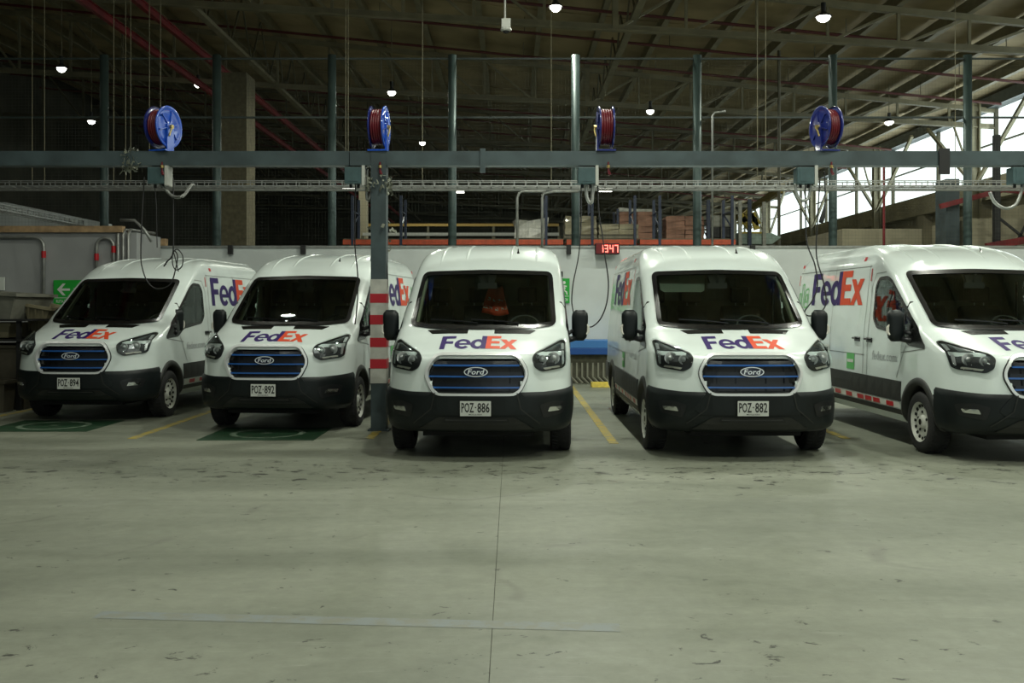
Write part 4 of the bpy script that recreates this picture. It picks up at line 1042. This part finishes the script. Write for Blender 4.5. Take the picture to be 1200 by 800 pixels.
# ---------------- gantry beam and post
YG = 13.12
ga = empty('gantry', (-1.76, YG + .1, 0)); tag(ga, 'blue grey steel gantry beam on a red and white banded post between vans', 'gantry')
zb0, zb1 = 3.50, 3.69
def rel(mb, nm, m): o = mb.build(nm, M[m] if isinstance(m, str) else m, ga); o.location = (1.76, -(YG + .1), 0); return o
rel(MB().box(-9.2, -2.15, YG, YG + .2, zb0, zb1), 'beam', 'gantry')
rel(MB().box(-2.14, -.385, YG, YG + .2, zb0, zb1), 'beam', 'gantry')
rel(MB().box(-.375, 5.68, YG, YG + .2, zb0, zb1), 'beam', 'gantry')
rel(MB().box(5.70, 9.4, YG, YG + .2, zb0, zb1), 'beam', 'gantry')
rel(MB().box(-1.86, -1.66, YG - .01, YG + .21, 0.02, 3.70), 'post', 'gantry')
rel(MB().box(-1.90, -1.62, YG - .03, YG + .23, 0.0, .02), 'base_plate', 'gantry')
rel(MB().box(-.42, -.35, YG - .03, YG, 3.40, 3.72), 'splice_plate', 'gantry')
rel(MB().box(5.62, 5.76, YG - .03, YG, 3.38, 3.72), 'splice_plate', 'black')
tape = mat('white_tape', (.50, .50, .45), .5, noise=.2, nscale=6); rtape = mat('red_tape', (.42, .012, .022), .45)
rel(MB().box(-1.866, -1.654, YG - .016, YG + .216, .63, 2.0), 'white_band', tape)
for a, b in ((1.69, 1.81), (1.405, 1.53), (1.107, 1.23), (.826, .95)): rel(MB().box(-1.869, -1.651, YG - .019, YG + .219, a, b), 'red_band', rtape)
# crumpled plastic film caught on the steel
M['film'] = mat('plastic_film', (.22, .23, .18), .3, bump=.4)
def film(c, r, h, lab, n=70):
    rnd = random.Random(int(c[0] * 100)); mb = MB()
    for k in range(n):
        a = rnd.uniform(0, 2 * PI); p = Vector(c) + Vector((math.cos(a) * r, math.sin(a) * r * .8 - .02, rnd.uniform(-h, h)))
        pts = [p]
        for i in range(3): pts.append(pts[-1] + Vector((rnd.uniform(-.035, .035), rnd.uniform(-.03, .03), rnd.uniform(-.06, .03))))
        w3 = rnd.uniform(.003, .022); d = Vector((rnd.uniform(-1, 1), rnd.uniform(-1, 1), rnd.uniform(-1, 1))).normalized() * w3
        vs = [q for p_ in pts for q in (p_ - d, p_ + d)]
        mb.add(vs, [(2 * i, 2 * i + 1, 2 * i + 3, 2 * i + 2) for i in range(3)])
    o = mb.build('plastic_film', M['film']); tag(o, lab, 'plastic film', kind='stuff'); return o
film((-1.76, YG + .06, 3.28), .15, .09, 'torn clear plastic film wrapped round the top of the banded post')
film((-5.03, YG + .04, 3.60), .10, .16, 'torn plastic film hanging on the gantry beam at left', 60)
film((-1.72, YG + .06, 2.55), .13, .20, 'clear film stuck to the banded post at roof height', 14)

# ---------------- hose reels on the beam
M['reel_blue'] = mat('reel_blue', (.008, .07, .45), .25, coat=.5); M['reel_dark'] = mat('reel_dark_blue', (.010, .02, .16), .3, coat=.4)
M['hose_red'] = mat('red_hose', (.11, .004, .010), .4); M['brass'] = mat('brass', (.55, .42, .16), .35, metal=.8)
labs = ['blue hose reel on the beam above the left vans, its bright blue face towards us', 'blue hose reel on top of the banded post', 'blue hose reel seen edge-on with red hose, above the clock', 'dark blue hose reel on the beam above the right-hand vans']
for k, (px, rz, hub) in enumerate(((188, -.30, 1), (443, -.08, 1), (710, .03, -1), (971, .20, -1))):
    x = X(px, YG); r = .275; r_ = empty('hose_reel', (x, YG + .1, zb1), rz); tag(r_, labs[k], 'hose reel', 'hose reels on the gantry')
    zc = .055 + r
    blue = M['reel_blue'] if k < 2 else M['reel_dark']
    for s in (-1, 1):
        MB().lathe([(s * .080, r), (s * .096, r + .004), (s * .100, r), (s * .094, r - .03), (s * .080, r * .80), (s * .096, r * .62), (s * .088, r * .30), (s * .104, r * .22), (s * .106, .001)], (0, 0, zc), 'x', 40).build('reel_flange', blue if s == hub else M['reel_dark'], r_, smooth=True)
        mb = MB()
        for j in range(6):
            t = j * PI / 3 + .3; mb.bar((s * .100, r * .25 * math.cos(t), zc + r * .25 * math.sin(t)), (s * .100, r * .78 * math.cos(t), zc + r * .78 * math.sin(t)), .02, .012)
        tag(mb.build('flange_rib', blue, r_), kind='stuff')
    mb = MB()
    for j in range(5): 
        pts = [(-.064 + j * .032, (r - .055) * math.cos(a), zc + (r - .055) * math.sin(a)) for a in np.linspace(0, 2 * PI, 25)]
        mb.tube(pts, .018, 6, cap=False)
    o = mb.build('hose_winding', M['hose_red'], r_, smooth=True); tag(o, kind='stuff')
    MB().cyl((0, 0, zc), (1, 0, 0), r - .075, .15, 24).build('drum', M['reel_dark'], r_)
    MB().box(.105 * hub - .012, .105 * hub + .012, -.07, .07, .0, zc + .03).box(-.13, .13, -.13, .13, 0, .02).build('mounting_bracket', blue, r_)
    MB().cyl((.125 * hub, 0, zc), (1, 0, 0), .028, .05, 10).tube([(.14 * hub, 0, zc), (.145 * hub, -.03, zc - .05), (.13 * hub, -.05, zc - .13)], .012, 6).build('swivel_fitting', M['brass'], r_)
    hx = x + .02
    g = empty('hose_end', (x + .0, YG - .03, 3.44)); tag(g, 'red hose end and fitting under the beam, ' + ['below the left reel', 'beside the banded post', 'above the clock', 'below the right-hand reel'][k], 'hose', 'hose ends')
    MB().tube([(.03, 0, .10), (.03, 0, -.02)], .012, 6).tube([(.03, 0, -.02), (.05, -.01, -.07)], .018, 6).build('hose_nozzle', M['hose_red'], g)
    MB().cyl((.03, 0, .04), (0, 0, 1), .022, .035, 8).build('ferrule', M['brass'], g)

# junction boxes, their conduit loops and hanging cables
M['jbox'] = mat('junction_box_teal', (.05, .095, .10), .45, noise=.2)
jl = ['left vans', 'banded post', 'clock', 'right-hand vans', 'right photo edge']
for k, px in enumerate((184, 415, 689, 946, 1199)):
    x = X(px, YG)
    j = empty('junction_box', (x, YG + .1, 3.26)); tag(j, 'teal junction box under the gantry beam near the ' + jl[k], 'junction box', 'junction boxes')
    MB().box(-.13, .13, -.10, .09, 0, .22).build('box_body', M['jbox'], j, bevel=.008)
    MB().box(.10, .14, -.11, .09, -.02, .24).build('box_bracket', M['white_box'], j)
    MB().box(-.09, .05, -.106, -.10, .03, .19).build('box_lid', M['jbox'], j)
    MB().cyl((-.06, 0, -.02), (0, 0, 1), .02, .05, 8).cyl((.04, 0, -.02), (0, 0, 1), .02, .05, 8).build('cable_gland', M['black'], j)
def hose(pts, r, m, name, lab, cat='cable', n=6, grp=None):
    P_ = [Vector(p) for p in pts]; out = []
    for i in range(len(P_) - 1):
        p0, p1, p2, p3 = P_[max(i - 1, 0)], P_[i], P_[i + 1], P_[min(i + 2, len(P_) - 1)]
        for s in range(6):
            t = s / 6; out.append(.5 * ((2 * p1) + (p2 - p0) * t + (2 * p0 - 5 * p1 + 4 * p2 - p3) * t * t + (3 * p1 - p0 - 3 * p2 + p3) * t ** 3))
    out.append(P_[-1]); o = MB().tube(out, r, n).build(name, M[m], smooth=True)
    if lab: tag(o, lab, cat, grp)
    return o
yc_ = YG + .1
def q(px, py, y=yc_): return (X(px, y), y, Z(py, y))
gl = 'grey conduit loops'
hose([q(182, 208), q(190, 218), q(203, 230), q(215, 229), q(224, 217, 15), q(228, 217, 20)], .022, 'galv', 'flexible_conduit', 'grey flexible conduit loop below the left junction box', grp=gl)
hose([q(431, 197), q(430, 215), q(430, 232), q(433, 233), q(437, 218), q(438, 210)], .02, 'galv', 'flexible_conduit', 'grey conduit loop beside the top of the banded post', grp=gl)
hose([q(689, 205), q(687, 225), q(690, 236), q(694, 234), q(694, 205)], .024, 'galv', 'flexible_conduit', 'long narrow grey conduit loop above the clock', grp=gl)
hose([q(932, 215), q(934, 228), q(941, 235), q(948, 230), q(951, 207)], .02, 'galv', 'flexible_conduit', 'grey conduit loop below the right-hand junction box', grp=gl)
hose([q(1160, 225), q(1166, 237), q(1178, 244), q(1190, 240), q(1197, 225), q(1199, 210)], .022, 'galv', 'flexible_conduit', 'grey conduit loop near the right photo edge', grp=gl)
cg = 'hanging black cables'
hose([q(180, 207), q(183, 240), q(184, 290)], .006, 'cable', 'hanging_cable', 'thin black cable hanging straight below the left junction box', grp=cg)
hose([q(169, 207), q(166, 260), q(165, 300), q(167, 315), q(172, 329), q(180, 337), q(190, 338), q(200, 332), q(205, 318), q(208, 300), q(204, 293)], .009, 'cable', 'hanging_cable', 'black cable drooping in a loop over the leftmost windscreen', grp=cg)
hose([q(203, 208), q(203, 250), q(203, 292), q(200, 302), q(196, 306), q(192, 312)], .010, 'cable', 'hanging_cable', 'black cable with plug hanging above the leftmost van', grp=cg)
hose([q(203, 295), q(208, 292), q(214, 300), q(213, 312), q(206, 316), q(202, 308), q(203, 295), q(209, 318)], .008, 'cable', 'cable_coil', 'small coil of black cable tied above the leftmost van roof', grp=cg)
hose([q(417, 207), q(416, 260), q(416, 290), q(419, 320), q(419, 350), q(416, 380)], .009, 'cable', 'hanging_cable', 'black cable hanging in front of the van left of the post', grp=cg)
hose([q(445, 262), q(452, 300), q(454, 330), q(451, 360), q(450, 385)], .009, 'cable', 'hanging_cable', 'black cable hanging just right of the banded post', grp=cg)
hose([q(681, 207), q(681, 260), q(678, 300), q(672, 330), q(670, 352), q(672, 366)], .008, 'cable', 'hanging_cable', 'black cable hanging down to the middle van mirror', grp=cg)
hose([q(700, 207), q(702, 250), q(706, 275), q(709, 300), q(713, 330), q(711, 355), q(704, 373), q(695, 382), q(688, 383)], .009, 'cable', 'hanging_cable', 'black cable curving in front of the clock to the mirror', grp=cg)
hose([q(944, 208), q(944, 250), q(946, 285), q(955, 310), q(958, 335), q(952, 352), q(943, 365), q(948, 370), q(960, 367), q(968, 355), q(965, 330), q(957, 300), q(958, 260), q(961, 208)], .009, 'cable', 'hanging_cable', 'black cable looped in front of the right-hand van lettering', grp=cg)
hose([q(966, 200), q(967, 220), q(967, 240)], .008, 'cable', 'plug_cable', 'short cable holding a black plug under the right-hand reel', grp=cg)
o = MB().tube([q(967, 238), q(966, 246), q(963, 258), q(962, 261)], [.010, .022, .034, .030], 8).build('plug', M['black'], smooth=True); tag(o, 'black plug dangling under the right-hand hose reel', 'plug')

# ---------------- high-bay lamps
M['lampglow'] = mat('lamp_diffuser', (.9, .9, .85), .4, emis=(1.0, 1.0, .88), es=22)
M['lampglow2'] = mat('wide_lamp_diffuser', (.9, .9, .85), .4, emis=(1.0, .98, .88), es=9)
def lamp(x, y, z, label, power=None, r=.14, rect=False, light=True):
    l = empty('high_bay_lamp', (x, y, z)); tag(l, label, 'lamp', 'high bay lamps')
    if rect:
        MB().box(-.40, .40, -.22, .22, .02, .14).build('lamp_housing', M['white_box'], l)
        MB().box(-.37, .37, -.235, .19, -.02, .12).build('lamp_diffuser', M['lampglow2'], l)
    else:
        MB().lathe([(.10, .05), (.34, .06), (.34, .001)], (0, 0, 0), 'z', 16).lathe([(.0, r + .03), (.03, r + .03), (.10, .08), (.13, .05)], (0, 0, 0), 'z', 20).build('lamp_housing', M['black'], l)
        MB().lathe([(.0, r), (-.06, r * .9), (-.11, r * .5), (-.12, .001)], (0, 0, .01), 'z', 20).build('lamp_diffuser', M['lampglow'], l, smooth=True)
    zt = roof_z(x) + .3 - z
    MB().tube([(0, 0, .14), (0, 0, zt)], .012, 5).build('suspension_rod', M['olive_light'], l)
    if light: area_light('lamp_light', (0, 0, -.10), (0, 0, 0), .36, .36, power or LAMP_POWER, LAMP_COL, l)
spots = [(651, 8, 8.5, 'brightest round lamp, top centre above the middle van'), (965, 20, 8.5, 'bright lamp at top right under the nearest truss'), (459, 108, 8.5, 'small hanging lamp upper left of the centre, above the post reel'),
         (495, 167, 8.5, 'small hanging lamp just above the gantry beam near centre'), (762, 130, 8.5, 'hanging lamp right of the edge-on hose reel'), (1042, 143, 8.5, 'lamp against the clerestory at right'),
         (72, 80, 8.5, 'lamp in the dark upper left corner'), (107, 142, 8.5, 'second lamp at far left, below the corner lamp'), (232, 99, 9.6, 'tiny distant lamp between the red beams')]
for px, py, z, lb in spots:
    y = (z - 1.63) * 1167 / (360 - py); x = X(px, y); near = px > 300
    lamp(x, y, z, lb, 300 if near else 70, r=.13 if px < 900 else .16)
lamp(5.45, 58, 8.4, 'rectangular far lamp glowing above the clock', light=False, rect=True)
lamp(-3.4, 63, 8.9, 'far lamp beside the fence post left of the middle van', light=False, rect=True)
lamp(-9.8, 60, 8.7, 'far lamp just left of the banded post', light=False, rect=True)
for iy, y in enumerate((3.0, 9.5, 16.0)):
    for ix, x in enumerate((-11.5, -5.2, 1.0, 7.4, 13.6)):
        lamp(x, y, 8.5, 'high bay lamp over the floor, %s row, %s from the left' % (['front', 'middle', 'rear'][iy], ['first', 'second', 'third', 'fourth', 'fifth'][ix]), LAMP_POWER * (.05, .32, 1.2, 1.2, 1.05)[ix])

# camera dome on a drop pole
o = empty('security_camera', q(593, 30, 19.5)); tag(o, 'white security camera hanging from a pole at top centre', 'camera')
MB().box(-.09, .09, -.07, .07, -.05, .13).build('camera_case', M['white_box'], o, bevel=.01)
MB().lathe([(-.05, .10), (-.09, .11), (-.11, .08)], (0, 0, 0), 'z', 16).build('camera_collar', M['white_box'], o)
MB().lathe([(-.10, .07), (-.14, .05), (-.16, .001)], (0, 0, 0), 'z', 14).build('camera_dome', M['black'], o, smooth=True)
MB().tube([(-.02, 0, .13), (-.02, 0, 3.9)], .02, 8).build('drop_pole', M['white_box'], o)

# ---------------- racks and goods behind the wall
M['carton'] = mat('wrapped_carton', (.27, .24, .15), .5, noise=.3, nscale=3, coat=.3)
M['carton2'] = mat('carton_brown', (.33, .17, .11), .7, noise=.35, nscale=3)
M['wrap'] = mat('stretch_wrap', (.50, .50, .44), .35, noise=.3, coat=.3)
yr = 26.5
def rack(px0, px1, lab, ups=()):
    r = empty('pallet_rack', (X(px0, yr), yr, 0)); tag(r, lab, 'rack', 'pallet racks behind the wall'); L_ = X(px1, yr) - X(px0, yr)
    for y in (0, 1.1): MB().box(0, L_, y - .03, y + .03, 3.30, 3.43).build('orange_beam', M['rack_orange'], r)
    for u in ups:
        x = X(u, yr) - X(px0, yr)
        for y in (0, 1.1): MB().box(x - .035, x + .035, y - .04, y + .04, 0, 4.6).build('blue_upright', M['rack_blue'], r)
        mb = MB()
        for i in range(5): mb.bar((x, .04, 2.4 + i * .45), (x, 1.06, 2.4 + i * .45 + (.45 if i % 2 else 0)), .03, .03)
        mb.build('upright_brace', M['rack_blue'], r) if False else tag(mb.build('upright_brace', M['rack_blue'], r), kind='stuff')
    MB().box(0, L_, .03, 1.07, 3.40, 3.46).build('deck', M['olive'], r)
rack(402, 660, 'orange beamed pallet rack left of the clock', (413, 470, 640))
rack(750, 862, 'orange beamed pallet rack right of the clock', (773, 858))
rack(664, 746, 'pallet rack bay carrying wrapped cartons above the clock', (694, 744))
def bump_box(mb, x0, x1, y0, y1, z0, z1, rnd, j=.03):
    vs = []
    for x in (x0, (x0 + x1) / 2, x1):
        for y in (y0, y1):
            for z in (z0, (z0 + z1) / 2, z1): vs.append((x + rnd.uniform(-j, j), y + rnd.uniform(-j, j), z + (rnd.uniform(-j, j) if z > z0 else 0)))
    I = lambda a, b, c: a * 6 + b * 3 + c; fs = []
    for a in (0, 1):
        for c in (0, 1):
            fs += [(I(a, 0, c), I(a + 1, 0, c), I(a + 1, 0, c + 1), I(a, 0, c + 1)), (I(a, 1, c), I(a + 1, 1, c), I(a + 1, 1, c + 1), I(a, 1, c + 1))]
        fs += [(I(a, 0, 0), I(a + 1, 0, 0), I(a + 1, 1, 0), I(a, 1, 0)), (I(a, 0, 2), I(a + 1, 0, 2), I(a + 1, 1, 2), I(a, 1, 2))]
    for a in (0, 2):
        for c in (0, 1): fs.append((I(a, 0, c), I(a, 1, c), I(a, 1, c + 1), I(a, 0, c + 1)))
    mb.add(vs, fs)
def load(px0, px1, py1, m, lab, rows, cols, z0=3.48, wrap=None):
    x0, x1 = X(px0, yr), X(px1, yr); z1 = Z(py1, yr); rnd = random.Random(int(px0))
    l = empty('pallet_load', ((x0 + x1) / 2, yr + .5, z0)); tag(l, lab, 'cartons', 'pallet loads on the racks'); W_ = x1 - x0; H_ = z1 - z0
    for y in (-.3, 0, .3): MB().box(-W_ / 2, W_ / 2, y - .05, y + .05, 0, .09).build('pallet_runner', M['carton'], l)
    for r in range(rows):
        for c in range(cols):
            mb = MB(); a = -W_ / 2 + W_ * c / cols; b = -W_ / 2 + W_ * (c + 1) / cols
            bump_box(mb, a + .01, b - .01, -.42, .42, .09 + (H_ - .09) * r / rows + .006, .09 + (H_ - .09) * (r + 1) / rows, rnd, .015)
            mb.build('carton', m, l)
    if wrap:
        mb = MB(); bump_box(mb, -W_ / 2 - .02, W_ / 2 + .02, -.45, .45, H_ - .04, H_ + .05, rnd, .04); mb.build('wrap_cover', M['wrap'], l)
load(662, 700, 253, M['carton'], 'tall stack of wrapped tan cartons left of the clock cable', 3, 2)
load(702, 749, 262, M['carton'], 'wide wrapped block of tan cartons right above the clock', 2, 2)
yr = 30
load(726, 768, 246, M['carton2'], 'stack of red brown cartons under white wrap', 6, 2, z0=3.47, wrap=True)
load(781, 826, 253, M['carton2'], 'red brown carton stack beside the fence post', 6, 2, z0=3.47)
rack(722, 830, 'rear pallet rack carrying red brown cartons right of the clock', (724, 774, 829))
yr = 26.5
rnd = random.Random(5)
mb = MB(); bump_box(mb, X(602, yr), X(641, yr), yr + .1, yr + .9, 3.48, 3.98, rnd, .06); tag(mb.build('wrapped_bundle', M['wrap']), 'low bundle under crumpled white wrap, on the rack left of the clock', 'bundle')
# grey and yellow far rails
for (z, y, m, a, lab) in ((5.35, 45, mat('yellow_rail', (.40, .26, .06), .6), .12, 'thin yellow crane rail far behind the wall'), (4.05, 33, M['white_box'], .10, 'pale guard rail far behind the wall')):
    x0_, x1_ = X(425, y), X(655, y)
    o = empty('far_rail', (x0_, y, 0)); tag(o, lab, 'rail', 'far rails')
    MB().box(0, x1_ - x0_, -.05, .05, z - a / 2, z + a / 2).build('rail_bar', m, o)
    for i in range(4): x = (x1_ - x0_) * i / 3; MB().box(x - .05, x + .05, -.04, .04, 0, z - a / 2).build('rail_post', M['olive'], o)
# machine platform at the right behind the wall
mc = empty('sorting_machine', (X(858, 30), 30, 0)); tag(mc, 'pale green machine with grey cabin behind the wall right of centre', 'machine')
M['machine'] = mat('machine_pale', (.28, .36, .30), .5, noise=.2); M['machine2'] = mat('machine_grey', (.30, .30, .25), .5, noise=.2); M['mach_yellow'] = mat('machine_yellow', (.45, .33, .03), .5)
def mx(px): return X(px, 30) - X(858, 30)
def mzz(py): return Z(py, 30)
MB().box(mx(835), mx(858), 0, .8, mzz(266), mzz(252)).build('cabin', M['machine2'], mc, bevel=.04)
MB().box(mx(834), mx(859), .02, .78, mzz(278), mzz(266)).build('cabin_base', M['black'], mc)
MB().prism([(mx(866), mzz(286)), (mx(905), mzz(286)), (mx(916), mzz(278)), (mx(905), mzz(273)), (mx(866), mzz(272))], 0, .9, 'y').build('hopper', M['machine'], mc, bevel=.02)
MB().box(mx(866), mx(896), -.02, .0, mzz(273.5), mzz(271.5)).build('hopper_rail', M['mach_yellow'], mc)
MB().box(mx(830), mx(860), .2, .9, 0, mzz(278)).box(mx(864), mx(910), .2, .9, 0, mzz(286)).build('machine_frame', M['machine2'], mc)
mb = MB()
for a, b in (((868, 262), (884, 248)), ((884, 248), (890, 268)), ((876, 246), (892, 262)), ((870, 250), (882, 268))): mb.bar((mx(a[0]), .3, mzz(a[1])), (mx(b[0]), .3, mzz(b[1])), .16, .16)
mb.build('yellow_arm', M['mach_yellow'], mc)
for px in (829, 846, 858, 866, 877, 894):
    MB().box(mx(px) - .05, mx(px) + .05, -.2, -.1, 0, mzz(232 + (px % 7))).build('machine_post', M['rack_blue'] if px % 2 else M['machine2'], mc)
for i, (px, y0) in enumerate(((913, 32), (1036, 24))):
    x = X(px, y0); o = MB().tube([(x, y0, 0), (x, y0, 5.4 if i else roof_z(x) - .2)], .03 if i else .05, 8).build('riser_pipe', M['red'] if i else M['olive']); tag(o, ['green grey riser pipe before the clerestory', 'red riser pipe standing before the beige wall at right'][i], 'pipe')
o = MB().bar(q(862, 256, 62), q(915, 222, 46), .22, .30).build('yellow_crane_beam', mat('crane_yellow', (.40, .28, .03), .5)); tag(o, 'yellow crane beam slanting back at right', 'beam')
# beige annex, dark frames and red beams at the right edge
an = empty('annex_block', (11.5, 24.0, 0)); tag(an, 'beige concrete annex with dark openings behind the right-hand van', 'annex')
MB().box(-3.2, -1.2, 1, 4, 0, 3.6).build('low_block', M['beige'], an, bevel=.01)
MB().box(-.70, 4.6, -.6, 1.6, 0, 3.72).build('tall_block', M['beige'], an, bevel=.01)
MB().box(-1.12, -.80, -.2, .4, 0, 4.7).build('dark_cabinet', M['gantry'], an)
for x in (-.32, .55): MB().box(x - .06, x + .06, -1.1, -.95, 0, 5.6).build('dark_post', M['black'], an)
MB().bar((-.32, -1.0, 3.75), (.75, -1.0, 2.9), .05, .05).bar((.55, -1.0, 3.9), (.05, -1.0, 2.9), .05, .05).build('cross_brace', M['black'], an)
MB().bar((-1.35, -.4, 4.02), (.15, -.4, 4.42), .10, .12).bar((.15, -.4, 4.42), (1.2, -.4, 4.30), .10, .12).build('red_top_beam', M['red'], an)
MB().bar((-.62, -1.15, 3.02), (2.2, -1.15, 3.50), .10, .16).build('red_low_beam', M['red'], an)

# ---------------- clutter at the left edge
M['tub'] = mat('grey_tub', (.20, .20, .16), .7, noise=.3, nscale=3); M['bin'] = mat('beige_bin', (.26, .23, .14), .7, noise=.3, nscale=3); M['crate'] = mat('dark_crate', (.085, .075, .05), .8, noise=.3, nscale=3)
def tub(x0, x1, y0, y1, z0, z1, sl, m, lab, tilt=0, lip=.03):
    r = empty('storage_tub', ((x0 + x1) / 2, (y0 + y1) / 2, z0)); tag(r, lab, 'bin', 'bins at the left edge'); r.rotation_euler = (0, tilt, 0)
    a, b, h = (x1 - x0) / 2, (y1 - y0) / 2, z1 - z0; t = .02
    def ring(k, z): return [(-a + k, -b + k, z), (a - k, -b + k, z), (a - k, b - k, z), (-a + k, b - k, z)]
    vs = ring(sl, 0) + ring(0, h) + ring(t, h) + ring(sl + t, t)
    fs = [(3, 2, 1, 0), (12, 13, 14, 15)]
    for s in (0, 4, 8):
        for i in range(4): fs.append((s + i, s + (i + 1) % 4, s + 4 + (i + 1) % 4, s + 4 + i))
    MB().add(vs, fs).build('tub_body', m, r)
    mb = MB()
    mb.box(-a - lip, a + lip, -b - lip, -b, h - .05, h).box(-a - lip, a + lip, b, b + lip, h - .05, h).box(-a - lip, -a, -b, b, h - .05, h).box(a, a + lip, -b, b, h - .05, h)
    mb.build('tub_rim', m, r)
    for x in (-a * .5, 0, a * .5):
        MB().bar((x, -b + sl * .9, .03), (x, -b - .005, h - .05), .03, .02).build('tub_rib', m, r)
yl = 16.2
lx = lambda px: X(px, yl); lz = lambda py: Z(py, yl)
tub(-10.2, lx(27), 15.9, 17.3, lz(371), lz(339), .14, M['tub'], 'grey tapered tub, topmost of the stack at the left edge', .06)
tub(lx(13), lx(47), 16.4, 17.4, lz(391), lz(357), .16, M['bin'], 'tilted beige bin beside the grey tub at left', .16)
tub(-9.9, lx(20), 15.95, 16.9, lz(395), lz(378), .04, M['bin'], 'low beige tray on the lower shelf at the left edge')
tub(lx(47), lx(70), 17.0, 18.0, lz(391), lz(369), .05, M['bin'], 'small beige bin partly behind the leftmost van')
tub(-10.2, lx(44), 15.8, 16.9, 0, lz(403), .06, M['crate'], 'large dark brown crate low in the stack at left')
tub(-10.2, lx(36), 15.35, 15.72, 0, .50, .03, M['crate'], 'shallow dark crate on the floor by the leftmost van')
sf = empty('steel_stand', (-9.2, 16.6, 0)); tag(sf, 'dark steel stand carrying the bins at the left edge', 'stand')
for z in (lz(371) - .035, lz(395) - .02): MB().box(-1.2, 1.55, -.95, 1.2, z - .03, z).build('stand_shelf', M['black'], sf)
for x in (-1.15, 1.4):
    for y in (-.85, 1.1): MB().box(x - .03, x + .03, y - .03, y + .03, 0, lz(371) - .04).build('stand_leg', M['black'], sf)
M['darkgreen'] = mat('dark_green_steel', (.012, .022, .018), .6)
o = empty('steel_ramp', (-7.55, 14.0, 0)); tag(o, 'dark green slanting steel ramp foot on the floor at the left photo edge', 'ramp')
MB().prism([(-.9, 0), (.10, 0), (.12, .05), (-.35, .62), (-.9, .62)], -.25, .25, 'y').build('foot_plate', M['darkgreen'], o, bevel=.01)
MB().bar((-.35, -.28, .60), (.10, -.28, .05), .05, .04).build('foot_edge', M['black'], o)
tag(MB().box(lx(12), lx(20), 15.30, 15.45, .26, .30).build('pale_offcut', M['white_box']), 'small pale offcut lying before the dark crate at left', 'offcut')
